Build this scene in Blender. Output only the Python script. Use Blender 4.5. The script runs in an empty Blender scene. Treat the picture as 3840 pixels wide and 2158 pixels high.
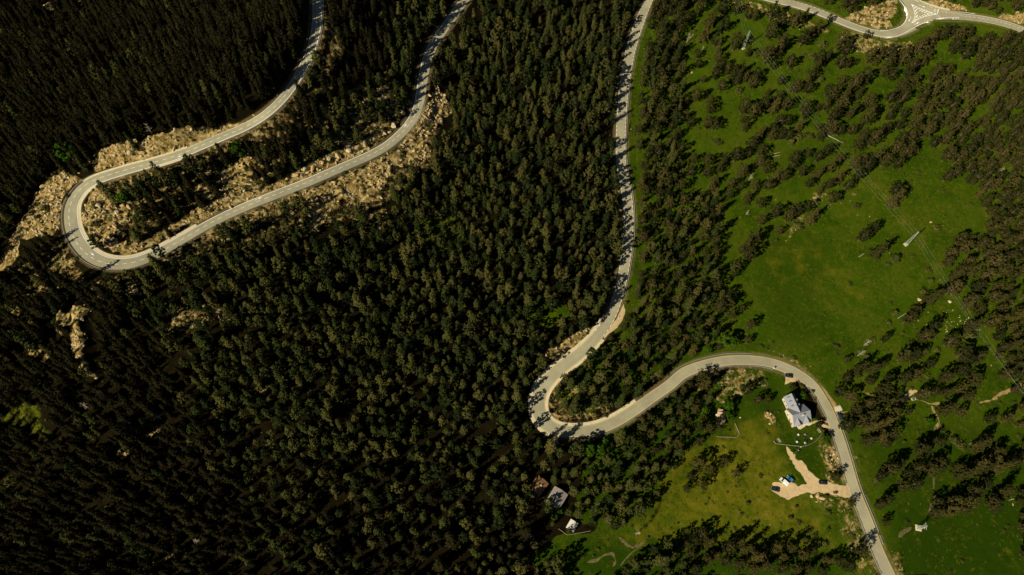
import bpy, bmesh, math, random
import numpy as np
from mathutils import Vector, Matrix
from mathutils.geometry import delaunay_2d_cdt

S = bpy.context.scene
COL = S.collection
rng = np.random.default_rng(7)
random.seed(7)
R = math.radians

# ------------------------------------------------------------------ camera
F, CX, CY, ALT = 2580.0, 1920.0, 1079.0, 377.0
PITCH = math.atan((2350 - CY) / F)
cam = bpy.data.cameras.new('camera')
cam.sensor_width = 36.0
cam.lens = F / 3840 * 36.0
cam.clip_start, cam.clip_end = 1.0, 9000.0
camo = bpy.data.objects.new('camera', cam)
COL.objects.link(camo)
camo.location = (0, 0, ALT)
camo.rotation_euler = (PITCH, 0, 0)
S.camera = camo

# ------------------------------------------------------------------ light
SUN_EL, SHADOW_AZ = R(37), R(38)          # shadows run towards +X +Y
W = bpy.data.worlds.new('World')
S.world = W
W.use_nodes = True
sky = W.node_tree.nodes.new('ShaderNodeTexSky')
sky.sky_type = 'NISHITA'
sky.sun_disc = False
sky.sun_elevation = SUN_EL
sky.sun_rotation = math.atan2(-math.cos(SHADOW_AZ), -math.sin(SHADOW_AZ)) % (2 * math.pi)
sky.altitude = 2000
sky.air_density = 0.6
sky.dust_density = 0.6
sky.ozone_density = 1.0
bg = W.node_tree.nodes['Background']
bg.inputs['Strength'].default_value = 0.05
W.node_tree.links.new(sky.outputs[0], bg.inputs[0])
sl = bpy.data.lights.new('sun', 'SUN')
sl.energy = 5.0
sl.angle = R(0.5)
sl.color = (1.0, 0.90, 0.72)
so = bpy.data.objects.new('sun', sl)
COL.objects.link(so)
so.rotation_euler = Vector((math.cos(SHADOW_AZ) * math.cos(SUN_EL), math.sin(SHADOW_AZ) * math.cos(SUN_EL), -math.sin(SUN_EL))).to_track_quat('-Z', 'Y').to_euler()
so.location = (-300, -200, 400)
S.view_settings.view_transform = 'Standard'
S.view_settings.look = 'None'
S.view_settings.exposure = 0.35
S.view_settings.gamma = 1.0
S.cycles.max_bounces = 4
S.cycles.diffuse_bounces = 2

# ------------------------------------------------------------------ mapping
cp, sp_ = math.cos(PITCH), math.sin(PITCH)
def rays(px, py):
    u = (np.asarray(px, float) - CX) / F
    v = -(np.asarray(py, float) - CY) / F
    return np.stack([u, v * cp + sp_, v * sp_ - cp], -1)
def project(x, y, z):
    dz = z - ALT
    yy = y * cp + dz * sp_
    zz = -y * sp_ + dz * cp
    zz = np.minimum(zz, -1.0)
    return CX + F * x / -zz, CY - F * yy / -zz
def plane_at(px, py, z):
    d = rays(px, py)
    t = (z - ALT) / d[..., 2]
    return d[..., 0] * t, d[..., 1] * t

# ------------------------------------------------------------------ relief
CTRL = [(3071,1811,0),(3300,2100,-2),(3800,2100,-5),(3800,1500,-2),(3400,1000,3),(3000,900,2),(3800,500,8),(3400,100,14),
 (2900,60,14),(2700,400,7),(3000,1500,1),(2700,1700,-1),(2300,2000,-3),(2600,2100,-4),(3700,0,20),(2500,300,8),(2450,900,4),
 (2310,50,12),(2100,700,10),(2110,1000,8),(1900,1330,5),(1780,1520,4),(2200,1600,2),(2700,1370,2),(2130,1450,5),
 (1500,1200,14),(1500,1700,4),(1200,2000,1),(1700,400,22),(1800,100,24),(1300,1000,24),(1950,400,15),(1700,900,14),
 (1700,50,31),(1560,400,33),(1280,630,36),(900,770,38),(600,930,39),(260,830,42),(430,1000,40),(250,980,40),
 (500,640,46),(850,500,51),(1100,290,56),(1190,50,62),(300,690,43),
 (350,590,48),(600,500,56),(850,415,62),(1040,270,66),(1130,50,72),
 (0,960,36),(100,600,12),(200,300,-10),(0,0,-45),(400,0,-20),(500,300,14),(700,200,28),(800,0,30),(930,150,54),(0,500,-10),
 (1300,300,46),(900,600,44),(500,800,42),(1400,100,46),
 (100,1150,28),(310,1250,32),(200,1500,20),(0,1400,12),(0,1800,-6),(400,1900,-4),(0,2158,-14),(800,1300,29),(700,1700,9),(900,2150,-2),(1500,2158,-4)]
C = np.array(CTRL, float)
cxw, cyw = plane_at(C[:, 0], C[:, 1], C[:, 2])
CW = np.stack([cxw, cyw], 1) / 100.0
def _phi(d2):
    return 0.5 * d2 * np.log(d2 + 1e-9)
def _fit():
    n = len(CW)
    d2 = ((CW[:, None] - CW[None]) ** 2).sum(-1)
    A = np.zeros((n + 3, n + 3))
    A[:n, :n] = _phi(d2) + np.eye(n) * 0.02
    A[:n, n] = 1
    A[:n, n + 1:] = CW
    A[n:, :n] = A[:n, n:].T
    return np.linalg.solve(A, np.concatenate([C[:, 2], np.zeros(3)]))
COEF = _fit()
def base_h(x, y):
    x = np.clip(np.asarray(x, float), -520, 470) / 100
    y = np.clip(np.asarray(y, float), -40, 560) / 100
    sh = x.shape
    x, y = x.ravel(), y.ravel()
    out = COEF[-3] + COEF[-2] * x + COEF[-1] * y
    for i in range(len(CW)):
        out += COEF[i] * _phi((x - CW[i, 0]) ** 2 + (y - CW[i, 1]) ** 2)
    return out.reshape(sh)
def hit(px, py, hgt=0.0, zfun=base_h):
    """world x, y of the ground (raised by hgt) seen at a pixel"""
    px, py = np.atleast_1d(np.asarray(px, float)), np.atleast_1d(np.asarray(py, float))
    d = rays(px, py)
    zs = np.linspace(95, -95, 96)
    t = (zs[None] - ALT) / d[:, 2:3]
    X, Y = d[:, 0:1] * t, d[:, 1:2] * t
    below = zfun(X, Y) + np.reshape(hgt, (-1, 1)) >= zs[None]
    k = np.where(below.any(1), below.argmax(1), 48)
    k = np.maximum(k, 1)
    r = np.arange(len(px))
    lo, hi = zs[k - 1].copy(), zs[k].copy()
    for _ in range(14):
        m = (lo + hi) / 2
        tm = (m - ALT) / d[:, 2]
        b = zfun(d[:, 0] * tm, d[:, 1] * tm) + hgt >= m
        hi = np.where(b, m, hi)
        lo = np.where(b, lo, m)
    tm = (hi - ALT) / d[:, 2]
    return d[:, 0] * tm, d[:, 1] * tm

def vnoise(x, y, scale, seed):
    """smooth value noise, -1..1"""
    g = np.random.default_rng(seed).random((256, 256))
    X, Y = np.asarray(x) / scale, np.asarray(y) / scale
    i, j = np.floor(X).astype(int), np.floor(Y).astype(int)
    fx, fy = X - i, Y - j
    fx, fy = fx * fx * (3 - 2 * fx), fy * fy * (3 - 2 * fy)
    a, b = g[i & 255, j & 255], g[(i + 1) & 255, j & 255]
    c, d = g[i & 255, (j + 1) & 255], g[(i + 1) & 255, (j + 1) & 255]
    return 2 * ((a * (1 - fx) + b * fx) * (1 - fy) + (c * (1 - fx) + d * fx) * fy) - 1
def fbm(x, y, scale, seed, octs=3):
    o, a, n = 0, 1.0, 0
    for k in range(octs):
        o = o + a * vnoise(x, y, scale / 2 ** k, seed + k)
        n += a
        a *= 0.55
    return o / n
def inside(u, v, poly):
    P = np.asarray(poly, float)
    res = np.zeros(u.shape, bool)
    bb = (u >= P[:, 0].min()) & (u <= P[:, 0].max()) & (v >= P[:, 1].min()) & (v <= P[:, 1].max())
    if not bb.any():
        return res
    uu, vv = u[bb], v[bb]
    r = np.zeros(uu.shape, bool)
    x0, y0 = P[-1]
    for x1, y1 in P:
        c = ((y1 > vv) != (y0 > vv)) & (uu < (x0 - x1) * (vv - y1) / (y0 - y1 + 1e-12) + x1)
        r ^= c
        x0, y0 = x1, y1
    res[bb] = r
    return res

# ------------------------------------------------------------------ roads as paths
K = 2.011
def T(ox, oy, k, pts):
    return [(ox + p[0] / k, oy + p[1] / k) + tuple(q / k for q in p[2:]) for p in pts]
ROAD_A = ([(1196,-70,19,17)] + T(0,0,K,[(2393,0,38,34),(2388,100,38,34),(2378,200,38,34),(2362,300,38,34),(2342,400,38,34),(2312,480,38,35),(2268,560,38,36),(2212,640,38,36),(2146,720,38,38),(2068,805,38,38),(1990,872,38,38),(1900,932,38,40),(1800,985,38,40),(1700,1030,40,40),(1600,1072,40,40),(1500,1110,40,38),(1400,1148,42,36),(1300,1182,42,36),(1200,1213,42,36),(1100,1243,42,36),(1000,1271,44,36),(900,1297,46,36),(800,1325,48,36),(720,1350,50,36),(655,1388,54,36),(608,1428,56,36)])
 + T(0,720,K,[(583,15,58,36),(545,65,62,36),(525,115,64,36),(519,170,66,36),(521,240,68,36),(535,305,68,36),(565,370,66,37),(608,428,66,38),(660,480,62,40),(720,516,58,40),(790,539,54,40),(860,548,52,40),(930,547,50,40),(1000,536,48,40),(1080,512,46,38),(1160,478,46,38),(1240,437,46,38),(1330,386,44,37),(1420,333,42,36),(1500,285,40,36),(1600,228,38,36),(1700,178,38,36),(1800,133,38,36),(1900,90,38,36),(2000,52,38,36),(2100,12,38,36)])
 + T(1280,0,K,[(-250,1372,38,36),(-100,1306,38,36),(0,1262,38,36),(100,1222,38,36),(200,1180,38,36),(300,1130,38,36),(365,1088,38,36),(435,1025,38,36),(500,960,38,36),(548,890,38,36),(577,820,38,36),(593,760,38,36),(602,700,38,36),(612,630,38,36),(624,555,38,36),(640,480,38,36),(664,400,38,36),(700,325,38,36),(745,258,38,36),(798,190,38,36),(850,110,38,36),(900,40,38,36),(930,0,38,36),(985,-90,38,36)]))
ROAD_B = (T(1280,0,K,[(2365,-110,30,30),(2318,0,31,31),(2268,120,33,33),(2222,240,36,36),(2180,380,36,36),(2158,500,36,36),(2140,600,36,36),(2126,720,36,36),(2115,860,36,36),(2108,1000,36,36),(2107,1180,36,36),(2120,1300,36,36),(2148,1430,37,37)])
 + T(1280,720,K,[(2164,100,37,37),(2168,200,37,37),(2166,300,37,37),(2157,420,37,37),(2146,500,37,37),(2131,600,37,37),(2112,690,38,38),(2086,790,38,38),(2054,890,38,38),(2015,975,38,38),(1935,1085,40,40),(1860,1165,42,42),(1785,1232,44,44),(1705,1290,46,46),(1640,1338,48,48),(1580,1395,48,48),(1533,1450,50,50)])
 + T(1280,1438,K,[(1502,60,50,50),(1484,130,50,50),(1482,200,52,50),(1505,270,54,50),(1555,325,52,48),(1625,357,46,44),(1705,366,42,42),(1790,366,40,42),(1900,352,40,44),(2000,320,40,44),(2100,270,40,44),(2200,206,40,44),(2300,135,40,42),(2400,66,40,40),(2480,12,40,40)])
 + T(2560,720,K,[(0,1365,40,40),(100,1325,40,40),(200,1295,38,40),(300,1274,38,40),(400,1266,38,40),(500,1267,38,40),(600,1276,38,40),(700,1297,38,40),(780,1326,38,40),(860,1365,38,40),(930,1412,38,40)])
 + T(2560,1438,K,[(975,2,38,38),(1018,60,38,38),(1055,120,38,38),(1088,180,38,38),(1118,240,38,38),(1142,310,38,38),(1172,390,39,39),(1205,490,39,39),(1237,600,40,40),(1262,690,40,40),(1288,780,41,41),(1325,880,42,42),(1362,965,43,43),(1395,1050,44,44),(1428,1140,44,44),(1462,1240,45,45),(1506,1340,46,46),(1558,1448,48,48),(1620,1580,48,48)]))
ROAD_C = T(2560,0,K,[(480,-60,32,32),(560,-36,32,32),(700,2,33,33),(800,20,33,33),(900,48,34,34),(1000,80,34,34),(1100,122,33,33),(1200,166,32,32),(1300,206,32,32),(1400,239,32,32),(1480,258,31,31),(1560,263,30,30),(1620,255,32,32),(1680,232,34,34),(1740,200,34,34)])
ROAD_D = T(2560,0,K,[(1960,112,34,36),(2080,122,30,32),(2200,133,30,32),(2300,146,30,32),(2400,168,30,32),(2480,192,30,32),(2574,226,30,32),(2700,280,30,32)])

class Path:
    def __init__(self, pts, smooth=3.0, zsmooth=14.0):
        P = np.array(pts, float)
        x, y = hit(P[:, 0], P[:, 1])
        z = base_h(x, y)
        _, dep = project(x, y, z)
        mpp = np.sqrt(x * x + y * y + (z - ALT) ** 2) / np.sqrt(F * F + (P[:, 0] - CX) ** 2 + (P[:, 1] - CY) ** 2)
        wl, wr = P[:, 2] * mpp, P[:, 3] * mpp
        s = np.concatenate([[0], np.cumsum(np.hypot(np.diff(x), np.diff(y)))])
        n = int(s[-1] / 1.0) + 1
        q = np.linspace(0, s[-1], n)
        def g(a, sig):
            k = np.exp(-0.5 * (np.arange(-int(3 * sig), int(3 * sig) + 1) / sig) ** 2)
            k /= k.sum()
            m = len(k) // 2
            e = np.concatenate([2 * a[0] - a[m:0:-1], a, 2 * a[-1] - a[-2:-m - 2:-1]])
            return np.convolve(e, k, 'valid')
        self.x, self.y = g(np.interp(q, s, x), smooth), g(np.interp(q, s, y), smooth)
        self.z = g(base_h(self.x, self.y), zsmooth)
        self.wl, self.wr = g(np.interp(q, s, wl), 3), g(np.interp(q, s, wr), 3)
        dx, dy = np.gradient(self.x), np.gradient(self.y)
        l = np.hypot(dx, dy)
        self.tx, self.ty = dx / l, dy / l
        self.s = np.concatenate([[0], np.cumsum(np.hypot(np.diff(self.x), np.diff(self.y)))])
        self.L = self.s[-1]
        self.u, self.v = project(self.x, self.y, self.z)
    def near(self, px, py, lo=0.0, hi=1e9):
        """arc length of the point nearest a pixel"""
        m = (self.s >= lo) & (self.s <= hi)
        d = np.where(m, (self.u - px) ** 2 + (self.v - py) ** 2, 1e12)
        return self.s[d.argmin()]
    def at(self, s, off=0.0, rel=None):
        """point at arc length s, off metres to the left; rel 'L'/'R': off metres outward from that edge"""
        f = lambda a: np.interp(s, self.s, a)
        if rel == 'L':
            off = f(self.wl) + off
        elif rel == 'R':
            off = -(f(self.wr) + off)
        x, y, z, tx, ty = f(self.x), f(self.y), f(self.z), f(self.tx), f(self.ty)
        l = np.hypot(tx, ty)
        return x - ty / l * off, y + tx / l * off, z, tx / l, ty / l
PA, PB, PC, PD = Path(ROAD_A), Path(ROAD_B), Path(ROAD_C), Path(ROAD_D)
PATHS = [PA, PB, PC, PD]
JUNC = T(2560,0,K,[(1520,238),(1560,236),(1600,226),(1640,203),(1668,172),(1686,140),(1692,108),(1688,78),(1676,45),(1658,18),(1636,-8),(1605,-45),(1570,-90),(1690,-90),(1735,-30),(1762,-2),(1800,20),(1850,43),(1905,62),(1960,76),(2010,84),(2090,92),(2090,156),(2000,150),(1940,150),(1870,156),(1810,180),(1750,213),(1690,250),(1640,275),(1590,290),(1540,296),(1510,294)])
LOT = T(2860,1640,5.57,[(470,205),(520,225),(560,250),(600,300),(640,350),(665,350),(690,310),(710,270),(740,225),(775,165),(800,180),(775,275),(735,305),(705,340),(685,395),(700,470),(750,490),(800,490),(840,520),(880,570),(960,690),(1050,780),(1120,845),(1190,890),(1350,930),(1500,985),(1700,1010),(1800,1000),(1960,1330),(1900,1330),(1850,1285),(1650,1245),(1400,1190),(1260,1165),(1130,1160),(900,1175),(810,1190),(720,1225),(700,1250),(600,1280),(500,1310),(420,1250),(300,1180),(210,1130),(190,1050),(200,970),(260,945),(330,940),(440,960),(560,985),(600,940),(650,960),(700,1010),(800,1020),(890,1000),(915,975),(905,930),(870,850),(830,800),(800,760),(720,690),(670,620),(640,560),(540,400),(500,300),(480,260)])

# ------------------------------------------------------------------ ground cover zones (photo outlines of what lies on the ground, plus painted edge darkening)
O = lambda pts: [(a * 1.4907, b * 1.4907) for a, b in pts]
Z_ROCK = [
 [(350,590),(388,575),(480,548),(596,525),(690,495),(775,478),(924,447),(1075,350),(1090,362),(954,470),(835,530),(640,582),(447,625),(358,636)],
 [(232,630),(300,670),(245,730),(225,800),(220,850),(200,880),(140,885),(80,905),(60,970),(35,1010),(0,1055),(0,955),(60,855),(130,738),(170,690)],
 [(330,740),(370,700),(420,750),(480,780),(490,830),(430,870),(440,920),(520,912),(600,890),(640,862),(700,820),(560,930),(480,958),(420,948),(350,892),(306,820)],
 [(890,590),(950,585),(935,650),(955,700),(900,742),(830,747),(810,682),(850,640)],
 [(730,690),(800,690),(790,732),(735,728)],
 [(560,930),(640,868),(730,788),(850,740),(960,715),(1080,655),(1130,630),(1200,600),(1280,570),(1380,528),(1470,460),(1510,440),(1400,552),(1280,622),(1130,686),(960,746),(850,776),(740,826),(640,886)],
 [(1130,720),(1200,700),(1350,640),(1450,590),(1530,510),(1590,420),(1640,330),(1700,420),(1600,520),(1620,580),(1560,620),(1470,625),(1445,700),(1400,760),(1280,745),(1240,800),(1190,880),(1150,860),(1170,790)],
 [(283,1162),(343,1167),(310,1230),(330,1260),(335,1310),(322,1330),(350,1380),(372,1424),(318,1410),(288,1341),(276,1217)],
 [(219,1187),(270,1185),(259,1275),(225,1250)],
 [(815,1160),(890,1190),(850,1215),(812,1195)],
 [(462,1060),(500,1060),(540,1100),(500,1112)],
 [(423,1657),(445,1690),(500,1680),(495,1702),(440,1708)],
 [(160,45),(180,8),(200,30),(196,48)], [(270,0),(340,0),(345,12),(290,10)],
 [(2030,1352),(2038,1318),(2110,1300),(2120,1262),(2180,1238),(2235,1220),(2205,1262),(2150,1312),(2090,1352)],
 [(3170,62),(3240,40),(3330,0),(3360,0),(3370,40),(3330,75),(3350,100),(3300,112),(3230,90)],
 [(3450,0),(3540,0),(3640,30),(3560,38)], [(3760,50),(3840,60),(3840,90),(3740,65)],
 [(2868,1545),(2890,1532),(2908,1560),(2904,1590),(2885,1597),(2872,1565)],
 [(3100,1690),(3130,1668),(3145,1720),(3162,1782),(3120,1772),(3105,1740)],
 
 
 
]
Z_MIX = [   # stony ground with scrub
 [(30,1145),(65,1150),(90,1200),(60,1230),(40,1190)], [(90,1290),(160,1280),(200,1330),(180,1380),(110,1340)], [(100,1205),(175,1210),(170,1235),(100,1230)], [(270,1440),(300,1560),(320,1600),(265,1600)],
 [(3065,1860),(3130,1865),(3190,1880),(3180,1930),(3130,1900),(3080,1905)],
 [(3340,2060),(3368,2065),(3405,2158),(3360,2158)], [(3192,1682),(3225,1700),(3236,1770),(3206,1735)],
 [(3150,1905),(3192,1868),(3200,1920),(3180,1945)], [(3175,1960),(3205,1950),(3262,2080),(3300,2158),(3272,2158),(3195,2030)],
 [(1190,400),(1300,320),(1450,310),(1520,400),(1480,480),(1390,540),(1250,570),(1150,500)],
 [(900,770),(1000,740),(1060,790),(1050,850),(960,820),(880,835)], [(1300,820),(1440,780),(1500,880),(1440,905)],
 [(671,1142),(770,1160),(720,1235),(650,1270),(620,1240)],
 [(462,2130),(520,2100),(640,2085),(735,2075),(690,2098),(600,2127),(520,2142)], [(930,1462),(1000,1440),(1040,1450),(990,1492)], [(512,1602),(600,1600),(604,1640),(520,1646)],
 [(1180,60),(1240,150),(1200,300),(1080,420),(1180,400),(1300,200),(1260,60)], [(640,900),(760,860),(900,800),(1100,720),(1150,760),(1000,830),(760,930)],
 [(2840,1300),(2890,1306),(2960,1335),(3050,1388),(3085,1425),(3060,1432),(2990,1378),(2900,1332)],
 [(3230,120),(3300,160),(3420,150),(3450,200),(3330,230),(3200,200),(3130,130)], [(2680,0),(2800,0),(2950,50),(3120,110),(3100,130),(2900,70)],
 [(2940,905),(3010,850),(3060,720),(3250,715),(3100,740),(3000,800)], [(2660,1400),(2760,1385),(2860,1395),(2880,1440),(2760,1470),(2680,1450)],
 [(150,880),(250,960),(330,1040),(260,1100),(210,1060),(200,960)], [(2020,1500),(2060,1560),(2150,1590),(2300,1530),(2280,1560),(2140,1610),(2040,1590)],
]
Z_UNDER = [   # thin scrubby ground under and beside the trees
 [(330,690),(500,640),(900,560),(1080,420),(1190,300),(1500,300),(1570,380),(1400,545),(900,772),(600,905),(450,955),(330,892),(300,800)],
 [(560,960),(900,800),(1150,700),(1400,620),(1560,520),(1620,380),(1680,420),(1620,620),(1450,780),(1100,900),(800,960),(600,1010)],
 [(2015,1500),(2060,1420),(2150,1400),(2300,1480),(2310,1530),(2200,1600),(2090,1600),(2030,1550)], [(2290,0),(2330,0),(2360,760),(2330,1130),(2250,1250),(2200,1230),(2290,1080),(2310,760)],
 [(1150,0),(1230,0),(1230,200),(1100,400),(960,520),(700,620),(700,560),(900,480),(1060,350),(1160,200)], [(200,1000),(330,1040),(480,1020),(420,1110),(300,1120),(200,1090)],
 [(700,1120),(800,1130),(780,1240),(640,1280)], [(60,1020),(120,940),(235,870),(330,1060),(200,1120),(50,1120)], [(2600,1400),(2860,1370),(2900,1440),(2700,1520),(2600,1500)], [(3060,1620),(3200,1700),(3300,2158),(3220,2158),(3100,1850)]]
YELLOW = [(0,1510),(60,1490),(150,1510),(170,1600),(212,1620),(205,1662),(140,1650),(80,1600),(0,1580)]
Z_GRASS = [(0.5, YELLOW), [(2560,60),(2700,-60),(3900,-60),(3900,300),(2560,200)], O([(1600,60),(1700,30),(1900,60),(2230,100),(2576,70),(2576,1448),(2240,1448),(2150,1200),(2090,1050),(2030,960),(1900,895),(1790,900),(1640,960),(1480,1040),(1400,1000),(1450,920),(1560,840),(1590,700),(1600,560),(1590,400),(1600,200)]),
 O([(1590,60),(1620,60),(1600,400),(1620,560),(1600,720),(1560,840),(1540,830),(1585,700),(1595,540),(1580,400)]),
 O([(1870,930),(1960,920),(2080,1100),(2150,1260),(2215,1448),(1370,1448),(1330,1400),(1400,1350),(1560,1330),(1650,1300),(1700,1180),(1780,1080),(1840,980)]),
 O([(1480,1120),(1700,1000),(1860,930),(1840,1000),(1700,1180),(1640,1300),(1520,1340),(1440,1300)]), O([(1040,560),(1130,520),(1180,600),(1100,640)]), O([(1330,740),(1420,760),(1440,800),(1390,830),(1320,800)]), O([(1460,900),(1560,850),(1500,900)])]
Z_DRY = [(0.9, YELLOW), (0.62, O([(1700,1150),(1860,1060),(2000,1200),(2080,1310),(2100,1380),(1900,1390),(1680,1370),(1560,1400),(1600,1290)])), (0.95, O([(1830,1080),(1920,1040),(1990,1180),(1930,1240),(1990,1280),(2060,1300),(2000,1330),(1800,1320),(1700,1290),(1760,1180)])), (0.30, O([(2040,700),(2140,640),(2200,680),(2180,760),(2060,770)])),
 (0.28, O([(2140,430),(2260,470),(2330,560),(2300,600),(2180,500)])), (0.30, O([(2330,640),(2420,700),(2440,820),(2360,780)])), (0.30, O([(1900,640),(2040,560),(2090,660),(1940,740)])), (0.4, O([(2180,1000),(2340,980),(2300,1060),(2200,1080)]))]
Z_LUSH_VIGNETTE = [(0.85, O([(1880,960),(1960,950),(1990,1080),(2060,1110),(2090,1210),(2020,1190),(1960,1120),(1900,1060)])), (0.45, O([(1880,640),(1960,560),(2100,600),(2040,760),(2120,860),(1960,860)])), (0.4, O([(1930,430),(2060,330),(2140,380),(2000,480)])),
 (0.95, O([(2230,1270),(2350,1230),(2600,1250),(2600,1500),(2270,1500)])), (0.95, O([(1350,1370),(1600,1350),(1800,1355),(2050,1365),(2140,1460),(1350,1460)])), (0.7, O([(1600,900),(1900,900),(1880,1080),(1700,1280),(1450,1340),(1400,1150)])), (0.6, O([(2150,1090),(2350,1060),(2600,1100),(2600,1260),(2230,1260)]))]  # outlines at lower right and bottom paint vignette darkening into the grass

# ------------------------------------------------------------------ terrain grid
def axis(a, b, step, far):
    core = np.arange(a, b + step, step)
    out = [step * 1.6]
    while sum(out) < far:
        out.append(out[-1] * 1.5)
    o = np.cumsum(out)
    return np.concatenate([core[0] - o[::-1], core, core[-1] + o])
XS, YS = axis(-475, 435, 0.85, 2600), axis(4, 545, 0.85, 2600)
GX, GY = np.meshgrid(XS, YS, indexing='xy')
HZ = base_h(GX, GY)
U0, V0 = project(GX, GY, HZ)
front = GY > -100
ju = 14 * fbm(GX, GY, 9, 11) + 6 * vnoise(GX, GY, 2.2, 15)
jv = 14 * fbm(GX, GY, 9, 21) + 6 * vnoise(GX, GY, 2.2, 25)
UJ, VJ = np.where(front, U0 + ju, -9999), np.where(front, V0 + jv, -9999)
def zone(polys, soft=1):
    m = np.zeros(GX.shape)
    for p in polys:
        w, p = p if isinstance(p[0], float) else (1.0, p)
        m = np.maximum(m, w * inside(UJ, VJ, p))
    for _ in range(soft):
        m = (m + np.roll(m, 1, 0) + np.roll(m, -1, 0) + np.roll(m, 1, 1) + np.roll(m, -1, 1)) / 5
    return m
M_ROCK, M_MIX, M_GRASS, M_DRY, M_LUSH_VIGNETTE = zone(Z_ROCK), zone(Z_MIX, 2), zone(Z_GRASS, 3), zone(Z_DRY, 60), zone(Z_LUSH_VIGNETTE, 60)
M_UNDER = np.maximum(M_MIX, 0.85 * zone(Z_UNDER, 6))
# rocky relief
HZ = HZ + 0.35 * fbm(GX, GY, 14, 31) + 0.12 * vnoise(GX, GY, 3, 35)
ridged = 1 - np.abs(fbm(GX, GY, 5.5, 41, 4)) * 2.2
HZ = HZ + M_ROCK * (1.5 * ridged + 0.5 * vnoise(GX, GY, 1.7, 47) - 0.2) + M_MIX * (0.5 * ridged)
def ridge(pts, h, w):
    global HZ
    x, y = hit(*np.array(pts, float).T)
    n = 60
    q = np.linspace(0, len(x) - 1, n)
    x, y = np.interp(q, np.arange(len(x)), x), np.interp(q, np.arange(len(y)), y)
    d2 = np.full(GX.shape, 1e9)
    for a, b in zip(x, y):
        d2 = np.minimum(d2, (GX - a) ** 2 + (GY - b) ** 2)
    d = np.sqrt(d2) + 1.5 * fbm(GX, GY, 7, 51)
    HZ = HZ + h * np.clip(1.3 - d / w, 0, 1)
ridge([(312,1165),(302,1220),(315,1290),(318,1340),(345,1400)], 4.5, 5.5)
ridge([(400,585),(520,548),(640,528),(720,505)], 4, 5.5)
ridge([(240,1190),(245,1260)], 4, 4)
ridge([(2060,1320),(2130,1290),(2200,1245)], 3, 3)
# road beds: level across the carriageway, blended into the hillside
DR = np.full(GX.shape, 99.0)
ZR = np.zeros(GX.shape)
for P in PATHS:
    for i in range(len(P.x)):
        rad = 16
        a, b = np.searchsorted(XS, [P.x[i] - rad, P.x[i] + rad])
        c, d = np.searchsorted(YS, [P.y[i] - rad, P.y[i] + rad])
        if a == b or c == d:
            continue
        gx, gy = GX[c:d, a:b], GY[c:d, a:b]
        dd = np.hypot(gx - P.x[i], gy - P.y[i])
        side = (gx - P.x[i]) * -P.ty[i] + (gy - P.y[i]) * P.tx[i]
        dd = dd - np.where(side > 0, P.wl[i], P.wr[i])
        m = dd < DR[c:d, a:b]
        DR[c:d, a:b][m] = dd[m]
        ZR[c:d, a:b][m] = P.z[i]
jm = inside(U0, V0, JUNC)
zj = float(PC.z[-1] * 0.5 + PD.z[0] * 0.5)
jx, jy = hit([p[0] for p in JUNC], [p[1] for p in JUNC])
jd = np.full(GX.shape, 99.0)
for a, b in zip(np.interp(np.linspace(0, len(jx) - 1, 150), np.arange(len(jx)), jx), np.interp(np.linspace(0, len(jx) - 1, 150), np.arange(len(jx)), jy)):
    jd = np.minimum(jd, np.hypot(GX - a, GY - b))
jd = np.where(jm, -1, jd - 0.5)
mj = (jd < DR)
ZR = np.where(mj, np.where(DR < 16, ZR, base_h(GX, GY)), ZR)
ZR = np.where(jm & (DR > 0), base_h(GX, GY), ZR)
DR = np.minimum(DR, jd)
lotm = zone([LOT], 4)
HZ = HZ * (1 - lotm) + base_h(GX, GY) * lotm
wgt = np.clip((DR - 1.2) / 6.0, 0, 1)
wgt = wgt * wgt * (3 - 2 * wgt)
HZ = np.where(DR < 16, ZR * (1 - wgt) + HZ * wgt, HZ)
HZ = HZ - 0.22 * np.clip((1.2 - DR) / 1.2, 0, 1)
M_VERGE = np.clip(1 - np.abs(DR - 1.0) / 2.2, 0, 1)

def bil(A, x, y):
    x, y = np.asarray(x, float), np.asarray(y, float)
    i = np.clip(np.searchsorted(XS, x) - 1, 0, len(XS) - 2)
    j = np.clip(np.searchsorted(YS, y) - 1, 0, len(YS) - 2)
    fx = np.clip((x - XS[i]) / (XS[i + 1] - XS[i]), 0, 1)
    fy = np.clip((y - YS[j]) / (YS[j + 1] - YS[j]), 0, 1)
    return (A[j, i] * (1 - fx) + A[j, i + 1] * fx) * (1 - fy) + (A[j + 1, i] * (1 - fx) + A[j + 1, i + 1] * fx) * fy
gz = lambda x, y: bil(HZ, x, y)
def at(px, py, h=0.0):
    x, y = hit([px], [py], h, gz)
    return float(x[0]), float(y[0]), float(gz(x[0], y[0]))

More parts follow.
